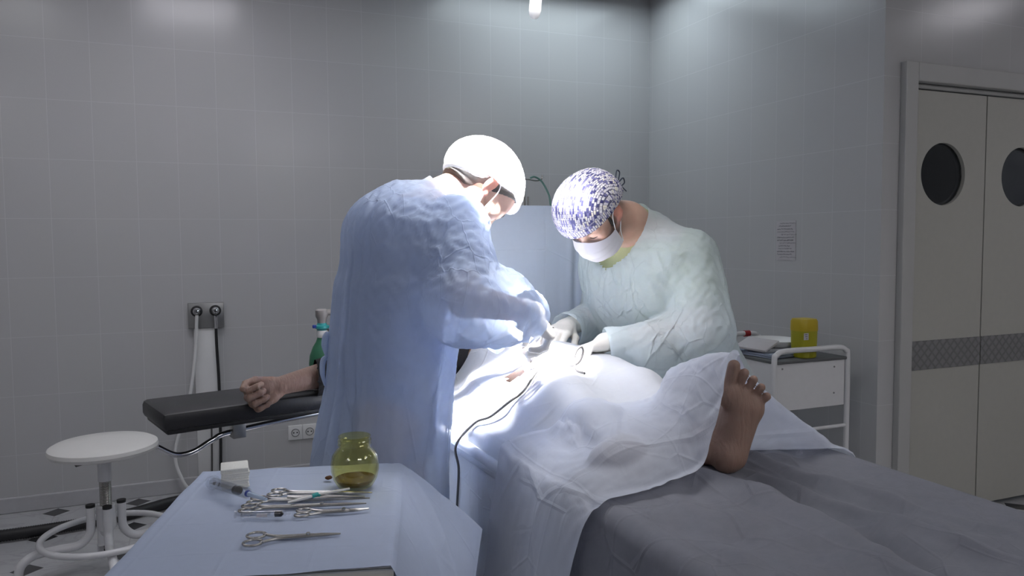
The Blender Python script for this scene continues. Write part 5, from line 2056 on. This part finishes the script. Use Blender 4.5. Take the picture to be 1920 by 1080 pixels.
v.ell((1.09, 2.58, 0.935), (0.185, 0.24, 0.105), k=0.05)
v.ell((1.08, 2.26, 0.925), (0.168, 0.24, 0.098), k=0.06)
v.ell((1.07, 2.08, 0.915), (0.18, 0.16, 0.088), k=0.05)
v.chain([(1.165, 2.05, 0.915), (1.145, 1.84, 0.920), (1.125, 1.80, 0.915)], [0.085, 0.070, 0.064], k=0.04)
v.chain([(1.125, 1.80, 0.915), (1.10, 1.62, 0.900), (1.068, 1.45, 0.885)], [0.064, 0.058, 0.042], k=0.03)
v.chain([(0.965, 2.05, 0.915), (0.925, 1.84, 0.915), (0.915, 1.80, 0.910)], [0.085, 0.070, 0.064], k=0.04)
v.chain([(0.915, 1.80, 0.910), (0.89, 1.62, 0.895), (0.865, 1.47, 0.878)], [0.064, 0.056, 0.042], k=0.03)
v.ell((0.845, 1.42, 0.880), (0.075, 0.045, 0.048), k=0.03)
# arms: right one on the arm board, left one along the body
PA = dict(sh=(0.90, 2.68, 0.945), el=(0.520, 2.515, 0.955), wr=(0.228, 2.412, 0.925))
v.chain([PA['sh'], PA['el']], [0.062, 0.044], k=0.04).chain([PA['el'], (0.41, 2.477, 0.947), PA['wr']], [0.045, 0.043, 0.028], k=0.015)
v.chain([(1.29, 2.68, 0.93), (1.36, 2.42, 0.88), (1.345, 2.18, 0.872)], [0.055, 0.042, 0.03], k=0.03)
PHc = hand(PA['wr'], (-0.90, -0.24, -0.34), (-0.05, -0.95, 0.10), 1, 1.06, [(78, 92, 50), (80, 95, 50), (82, 95, 50), (84, 95, 50)], [(0.85, 0.50, 0.15), (0.92, 0.1, 0.45), (0.70, -0.3, 0.75)], 0.02)
PLc = hand((1.345, 2.18, 0.872), (0, -1, -0.05), (-1, 0, 0), -1, 0.95)
for a, b, ra, rb, k in PHc + PLc:
    v.cap(a, b, ra, rb, min(k, 0.008), pad=0.02)
# left foot, sole towards the camera
FH = np.array([1.083, 1.364, 0.836])
FL = unit((0.185, -0.05, 0.98))
FM = unit(np.array([-0.93, 0.26, 0.2]) - FL * np.dot(FL, (-0.93, 0.26, 0.2)))
FMS = 1.12
FS = np.cross(FL, FM)
FR = np.stack([FL, FM, FS], 1)


def fp(l, m, s):
    return FH + FL * l + FM * m * FMS + FS * s


v.ell(fp(0.036, 0, -0.036), (0.038, 0.034, 0.040), FR, k=0.02)
v.cap(fp(0.05, -0.004, -0.036), fp(0.15, -0.004, -0.030), 0.032, 0.032, k=0.02)
v.cap(fp(0.04, -0.014, -0.026), fp(0.150, -0.032, -0.019), 0.024, 0.018, k=0.02)
v.cap(fp(0.15, 0.0, -0.045), fp(0.06, 0.0, -0.088), 0.022, 0.040, k=0.03)
v.cap(fp(0.06, 0.0, -0.085), (1.075, 1.49, 0.885), 0.040, 0.042, k=0.03)
v.ell(fp(0.178, 0.026, -0.019), (0.032, 0.026, 0.021), FR, k=0.015)
v.ell(fp(0.176, -0.002, -0.020), (0.030, 0.026, 0.020), FR, k=0.015)
v.ell(fp(0.160, -0.031, -0.017), (0.030, 0.021, 0.017), FR, k=0.015)
for (l0, m0), (l1, m1), r0, r1, ly in (((0.198, 0.030), (0.243, 0.031), 0.0125, 0.0140, -0.010), ((0.198, 0.009), (0.232, 0.009), 0.0085, 0.0105, -0.004),
                                       ((0.192, -0.010), (0.221, -0.0115), 0.0082, 0.0098, -0.003), ((0.183, -0.027), (0.207, -0.0305), 0.0078, 0.0095, -0.003),
                                       ((0.170, -0.040), (0.189, -0.046), 0.0075, 0.0098, -0.004)):
    v.cap(fp(l0, m0, -0.018), fp(l1, m1, ly), r0, r1, k=0.0035, pad=0.02)
PV = v
V, Q = v.nets()
V = smooth_mesh(V, Q, 2, 0.5)
cc = body_colors(V, (0.33, 0.225, 0.175))
P3o = link('person', V, Q, M['skin_sole'], None, col=cc)
tag(P3o, 'patient lying under the drapes with one bare foot and a clenched fist showing', 'person')
sv = Vol(axis_range([(0.34, 0.95, 0.008)]), axis_range([(2.36, 2.85, 0.008)]), axis_range([(0.84, 1.06, 0.008)]))
el, sh = np.array(PA['el']), np.array(PA['sh'])
wr = np.array(PA['wr'])
sv.chain([el + (wr - el) * 0.72, el, sh], [0.056, 0.060, 0.075], k=0.02)
V, Q = sv.nets()
p_ = el + (wr - el) * 0.69
V, Q = open_cut(V, Q, p_, wr - el, 0.12)
V = wrinkle_cloth(V, Q, PV, lambda m, D: 1.05, 0.02, steps=20, iters=6, thick=0.005, bend=0.08, grav=-1, sm=1)
link('sleeve', V, Q, M['sleeve'], P3o)

# ------------------------------------------------------------------ sheets and drapes
cvv = Vol(axis_range([(0.5, 1.75, 0.011)]), axis_range([(1.2, 2.85, 0.011)]), axis_range([(0.3, 1.2, 0.010)]))
for name_, add in (('torso', None),):
    cvv.ell((1.09, 2.58, 0.935), (0.185, 0.24, 0.105), k=0.05, pad=0.08)
    cvv.ell((1.08, 2.26, 0.925), (0.168, 0.24, 0.098), k=0.06, pad=0.08)
    cvv.ell((1.07, 2.08, 0.915), (0.18, 0.16, 0.088), k=0.05, pad=0.08)
    cvv.chain([(1.165, 2.05, 0.915), (1.145, 1.84, 0.920), (1.125, 1.80, 0.915)], [0.085, 0.070, 0.064], k=0.03, pad=0.08)
    cvv.chain([(1.125, 1.80, 0.915), (1.10, 1.62, 0.900), (1.068, 1.45, 0.885)], [0.064, 0.058, 0.042], k=0.03, pad=0.08)
    cvv.chain([(0.965, 2.05, 0.915), (0.925, 1.84, 0.915), (0.915, 1.80, 0.910)], [0.085, 0.070, 0.064], k=0.03, pad=0.08)
    cvv.chain([(0.915, 1.80, 0.910), (0.89, 1.62, 0.895), (0.865, 1.47, 0.878)], [0.064, 0.056, 0.042], k=0.03, pad=0.08)
    cvv.ell((0.845, 1.42, 0.880), (0.075, 0.045, 0.048), k=0.03, pad=0.08)
    cvv.chain([(1.29, 2.68, 0.93), (1.36, 2.42, 0.88), (1.345, 2.12, 0.872)], [0.055, 0.045, 0.045], k=0.03, pad=0.08)
    cvv.ell((1.03, 2.08, 0.885), (0.25, 0.55, 0.075), k=0.04, pad=0.08)
    cvv.box((1.09, 2.1, 0.601), (0.376, 1.3, 0.245), rd=0.03, k=0.005, pad=0.10)
cv2 = Vol(cvv.x, cvv.y, cvv.z)
cv2.F = cvv.F.copy()
cv2.cap(fp(0.02, 0, -0.03), fp(0.235, 0.0, -0.012), 0.036, 0.030, k=0.02, pad=0.08)
cv2.cap(fp(0.15, 0.03, -0.03), fp(0.235, 0.03, -0.012), 0.022, 0.018, k=0.02, pad=0.08)

# grey sheet on the table
nu, nv = 250, 210
xs_ = np.linspace(-0.86, 0.86, nu)
ys_ = np.linspace(0.30, 1.95, nv)
SX, SY = np.meshgrid(xs_, ys_, indexing='ij')
hw, rc = 0.378, 0.035
top = hw - rc
ax = np.abs(SX)
arc = rc * math.pi / 2
th = np.clip((ax - top) / rc, 0, math.pi / 2)
X = np.where(ax < top, ax, top + rc * np.sin(th))
dz = np.where(ax < top, 0, rc * (1 - np.cos(th))) + np.maximum(ax - top - arc, 0)
hang = np.maximum(ax - top - arc, 0)
X = X + hang * (0.10 + 0.06 * np.sin(SY * 15 + 1.3) + 0.03 * np.sin(SY * 31 + 0.4)) * 0.9
Zs = 0.838 - dz
flat = np.clip((top - ax) / 0.05, 0, 1)
gx = np.interp(SY, [0.30, 0.85, 1.01, 1.21, 1.34, 1.6], [1.00, 1.018, 1.070, 1.078, 1.030, 1.02]) - 1.09
dg_ = SX - gx
groove = -0.050 * np.exp(-(np.maximum(dg_, 0) / 0.070) ** 2) * np.exp(-(np.minimum(dg_, 0) / 0.008) ** 2)
near_up = 0.020 * np.exp(-((dg_ + 0.03) / 0.040) ** 2)
c2 = SX - (np.interp(SY, [0.3, 0.9, 1.23, 1.4], [1.25, 1.19, 1.162, 1.14]) - 1.09)
rip = 0.012 * np.exp(-(c2 / 0.016) ** 2) - 0.009 * np.exp(-((c2 - 0.03) / 0.02) ** 2)
c3 = SX - (np.interp(SY, [0.3, 0.9, 1.3], [1.36, 1.30, 1.22]) - 1.09)
rip += 0.009 * np.exp(-(c3 / 0.014) ** 2)
wv = 0.0022 * np.sin(SX * 34 + 3 * np.sin(SY * 6)) + 0.0018 * np.sin(SY * 26 + SX * 17) + 0.0012 * np.sin(SX * 71 - SY * 22) + 0.0010 * np.sin(SY * 55 + 4 * np.sin(SX * 9))
Zs = Zs + (groove * np.clip((1.42 - SY) / 0.1, 0, 1) + near_up + rip + wv * 2.0) * flat + 0.004
bumpx = (0.006 * np.sin(SY * 44) + 0.004 * np.sin(SY * 23 + 12 * Zs)) * np.clip(hang / 0.08, 0, 1)
Xw = 1.09 + np.sign(SX) * (X + bumpx)
P = np.stack([Xw, SY, Zs], 2).reshape(-1, 3)
M['greysheet'] = cloth('grey_nonwoven_sheet', (0.265, 0.27, 0.31, 1), 0.0, 0.15, wr=(14, 0.8, 0.012), crease=0.21, var=0.12, vor=(6, 0.45))
o = link('table_sheet', P, grid_faces(nu, nv), M['greysheet'], uv=np.stack([SX.ravel() + 2.0, SY.ravel() + 0.03], 1))
tag(o, 'dark blue-grey disposable sheet covering the foot end of the operating table', 'sheet')

# main surgical drape over the patient
M['drape'] = cloth('white_blue_drape', (0.80, 0.84, 0.92, 1), 0.02, 0.28, wr=(13, 0.6, 0.012), crease=0.24, var=0.05, vor=(5, 0.6))
st = 0.0135
nh, nt, nf_ = 58, 68, 26
nu = nh + nt + nf_
y0, y1 = 1.47, 2.64
nv = int((y1 - y0) / st)
UU, VV = np.meshgrid(np.arange(nu) * st, y0 + np.arange(nv) * st, indexing='ij')
P0 = np.stack([UU, VV, np.zeros_like(UU)], 2).reshape(-1, 3)
E_, sf = grid_edges(nu, nv)
L0 = np.linalg.norm(P0[E_[:, 0]] - P0[E_[:, 1]], axis=1)
s0, s1 = nh * st, (nh + nt) * st
sc_ = 0.80 / (s1 - s0)
Xs = np.where(UU < s0, 0.690, np.where(UU > s1, 1.49, 0.690 + (UU - s0) * sc_))
Zs = np.where(UU < s0, 1.06 - (s0 - UU), np.where(UU > s1, 1.06 - (UU - s1), 1.06))
Zs = Zs + NPR.normal(0, 0.002, Zs.shape)
PS = np.stack([Xs, VV, Zs], 2).reshape(-1, 3)
gw_ = np.where((UU < s0 - 0.04) | (UU > s1 + 0.04), 0.22, 1.0).ravel()
PD = pbd(PS, E_, 110, 14, L=L0, col=cvv, thick=0.007, stiff=sf, damp=0.90, fric=0.25, grav=-2.2, gw=gw_)
Qd = grid_faces(nu, nv)
PD = smooth_mesh(PD, Qd, 1, 0.4)
uvd = np.stack([UU.ravel() + 0.1, VV.ravel()], 1)
e_ = ((PD[:, 0] - 0.925) / 0.085) ** 2 + ((PD[:, 1] - 2.105) / 0.042) ** 2 < 1
V_, Q_, used = drop_faces(PD, Qd, e_ & (PD[:, 2] > 0.95))
o = link('surgical_drape', V_, Q_, M['drape'], uv=uvd[used])
tag(o, 'white-blue drape over the patient, brightly lit around the operation opening', 'drape')
DR = PD


def drape_z(x, y):
    d = (DR[:, 0] - x) ** 2 + (DR[:, 1] - y) ** 2
    i = np.argsort(d)[:6]
    return DR[i, 2].max()


# second sheet tented over the feet
rows = [
    [(.60, 1.33, .43), (.675, 1.30, .78), (.725, 1.29, .846), (.80, 1.30, .852), (.90, 1.312, .866), (.975, 1.318, .885), (1.0, 1.318, .95), (1.025, 1.315, 1.03), (1.048, 1.328, 1.112), (1.095, 1.352, 1.116), (1.14, 1.40, 1.05), (1.17, 1.44, .95), (1.2, 1.46, .862), (1.32, 1.42, .852), (1.49, 1.36, .80)],
    [(.59, 1.42, .43), (.665, 1.40, .80), (.715, 1.38, .875), (.80, 1.38, .90), (.90, 1.38, .93), (.965, 1.385, .965), (.99, 1.39, 1.01), (1.02, 1.395, 1.07), (1.05, 1.40, 1.115), (1.12, 1.405, 1.108), (1.18, 1.42, 1.06), (1.25, 1.42, 1.0), (1.32, 1.415, .94), (1.4, 1.405, .885), (1.50, 1.40, .80)],
    [(.60, 1.55, .43), (.67, 1.54, .80), (.715, 1.52, .862), (.81, 1.50, .905), (.90, 1.49, .945), (.965, 1.50, .97), (1.0, 1.51, 1.0), (1.03, 1.53, 1.04), (1.06, 1.55, 1.065), (1.12, 1.53, 1.06), (1.2, 1.50, 1.01), (1.28, 1.48, .95), (1.36, 1.47, .905), (1.44, 1.46, .87), (1.51, 1.45, .78)],
    [(.615, 1.72, .43), (.675, 1.74, .80), (.715, 1.75, .868), (.82, 1.71, .90), (.92, 1.68, .945), (1.0, 1.655, .955), (1.04, 1.635, .965), (1.06, 1.615, .985), (1.08, 1.60, 1.03), (1.14, 1.57, 1.03), (1.22, 1.53, .985), (1.3, 1.51, .93), (1.38, 1.5, .885), (1.45, 1.49, .855), (1.52, 1.48, .77)]]
nu, nv = 150, 46
P = resample(rows, nu, nv)
E_, sf = grid_edges(nu, nv)
L0 = np.linalg.norm(P[E_[:, 0]] - P[E_[:, 1]], axis=1) * 1.02
G = np.arange(nu * nv).reshape(nu, nv)
an = np.full(nu * nv, 0.012)
an[G[:, 0]] = 0.12
an[G[:, -1]] = 0.10
an[G[:, 1]] = an[G[:, -2]] = 0.05
P = P + NPR.normal(0, 0.0015, P.shape)
P = pbd(P, E_, 50, 10, L=L0, col=cv2, thick=0.010, stiff=sf, anchor=an, damp=0.92, grav=-5)
Qs = grid_faces(nu, nv)
P = smooth_mesh(P, Qs, 2, 0.5)
# keep it lying on top of the drape below
hx_ = np.full((140, 140), -1.0)
gi = np.clip(((DR[:, 0] - 0.6) / 0.012).astype(int), 0, 139)
gj = np.clip(((DR[:, 1] - 1.3) / 0.012).astype(int), 0, 139)
np.maximum.at(hx_, (gi, gj), DR[:, 2])
for _ in range(2):
    for ax_ in (0, 1):
        for sh in (1, -1):
            hx_ = np.maximum(hx_, np.where(hx_ < 0, np.roll(hx_, sh, ax_), hx_))
pi_ = np.clip(((P[:, 0] - 0.6) / 0.012).astype(int), 0, 139)
pj_ = np.clip(((P[:, 1] - 1.3) / 0.012).astype(int), 0, 139)
hh = hx_[pi_, pj_] + 0.005
up_ = (P[:, 1] > 1.47) & (P[:, 0] > 0.715) & (P[:, 0] < 1.46) & (P[:, 2] < hh)
P[up_, 2] = hh[up_]
P = smooth_mesh(P, Qs, 2, 0.5)
uu, vv_ = np.meshgrid(np.linspace(0, 1.5, nu), np.linspace(0, 0.45, nv), indexing='ij')
M['drape2'] = cloth('pale_blue_drape', (0.76, 0.80, 0.90, 1), 0.09, 0.36, wr=(9, 0.4, 0.010), crease=0.27, var=0.05, vor=(3.5, 0.6))
o = link('foot_drape', P, Qs, M['drape2'], uv=np.stack([uu.ravel() + 0.06, vv_.ravel() + 0.1], 1))
tag(o, 'translucent pale blue drape tented over the toes of the bare foot', 'drape')

# screen drape hanging from the hoop
nu, nv = 120, 60
u = np.linspace(0, 1, nu)[:, None]
w_ = np.linspace(0, 1, nv)[None, :]
sx_ = 0.74 + 0.70 * u + 0 * w_
fold = 0.004 * np.sin(u * 17) * w_ + np.clip((u - 0.78) / 0.2, 0, 1) * w_ ** 0.6 * (0.030 * np.sin(u * 58 + 1.5 * w_) + 0.012 * np.sin(u * 101))
zt = 1.494 - 0.006 * np.clip((u - 0.8) / 0.2, 0, 1) ** 2
bz = np.interp(u[:, 0], [0, 0.12, 0.2, 0.72, 0.85, 1.0], [0.90, 0.98, 1.055, 1.055, 0.95, 0.80])[:, None]
z = zt + (bz - zt) * w_
dr = np.clip((u - 0.80) / 0.2, 0, 1)
x_ = sx_ + dr * w_ * 0.03
z = z - 0.09 * dr ** 2 * (1 - w_)
y_ = 2.646 + fold - 0.006 + 0.004 * w_ - 0.004 * np.sin(w_ * 9 + u * 7)
P = np.stack([x_, y_, z], 2).reshape(-1, 3)
M['screen'] = cloth('light_blue_screen', (0.56, 0.64, 0.76, 1), 0.08, 0.30, wr=(5, 0.22, 0.010), crease=0.28, var=0.04)
uu, vv_ = np.meshgrid(np.linspace(0, 0.8, nu), np.linspace(0, 0.6, nv), indexing='ij')
o = link('screen_drape', P, grid_faces(nu, nv), M['screen'], uv=np.stack([uu.ravel(), vv_.ravel() + 0.05], 1))
tag(o, 'light blue screen drape hanging upright between the two surgeons', 'drape')

# instrument cable over the drape
def drape_x(y, z):
    m_ = DR[:, 0] < 0.9
    d = (DR[m_, 1] - y) ** 2 + (DR[m_, 2] - z) ** 2
    i = np.argsort(d)[:5]
    return DR[m_, 0][i].min()


pts = [(drape_x(y, z) - 0.006, y, z) for y, z in ((2.11, 0.40), (2.10, 0.50), (2.08, 0.61), (2.062, 0.71), (2.04, 0.785))]
xy = [(0.715, 2.01), (0.745, 1.965), (0.786, 1.925), (0.83, 1.93), (0.875, 1.955), (0.921, 1.985), (0.958, 1.978), (0.99, 1.955)]
pts += [(x, y, drape_z(x, y) + 0.006) for x, y in xy]
zb = drape_z(0.99, 1.93)
pts += [(1.012, 1.945, zb + 0.022), (1.026, 1.95, zb + 0.048), (1.018, 1.945, zb + 0.064), (1.000, 1.94, zb + 0.055), (0.988, 1.93, zb + 0.03), (0.986, 1.91, zb + 0.004), (0.995, 1.88, drape_z(0.995, 1.88) + 0.005)]
m = MB()
m.tube(pts, 0.0036, 10, 8)
tag(m.build('instrument_cable', M['cable']), 'dark grey cable looping over the bright drape and hanging down its side', 'cable')
# needle holder held by the near surgeon over the opening
t = hemostat((0, 0), (0.15, 0), 'steel needle holder held over the opening by the surgeon in the white cap', curve=0.004)
del t['group']
a_, b_ = Vector((0.893, 1.915, 1.112)), Vector((0.885, 2.045, 1.047))
t.location = a_
t.rotation_euler = (b_ - a_).to_track_quat('X', 'Z').to_euler()
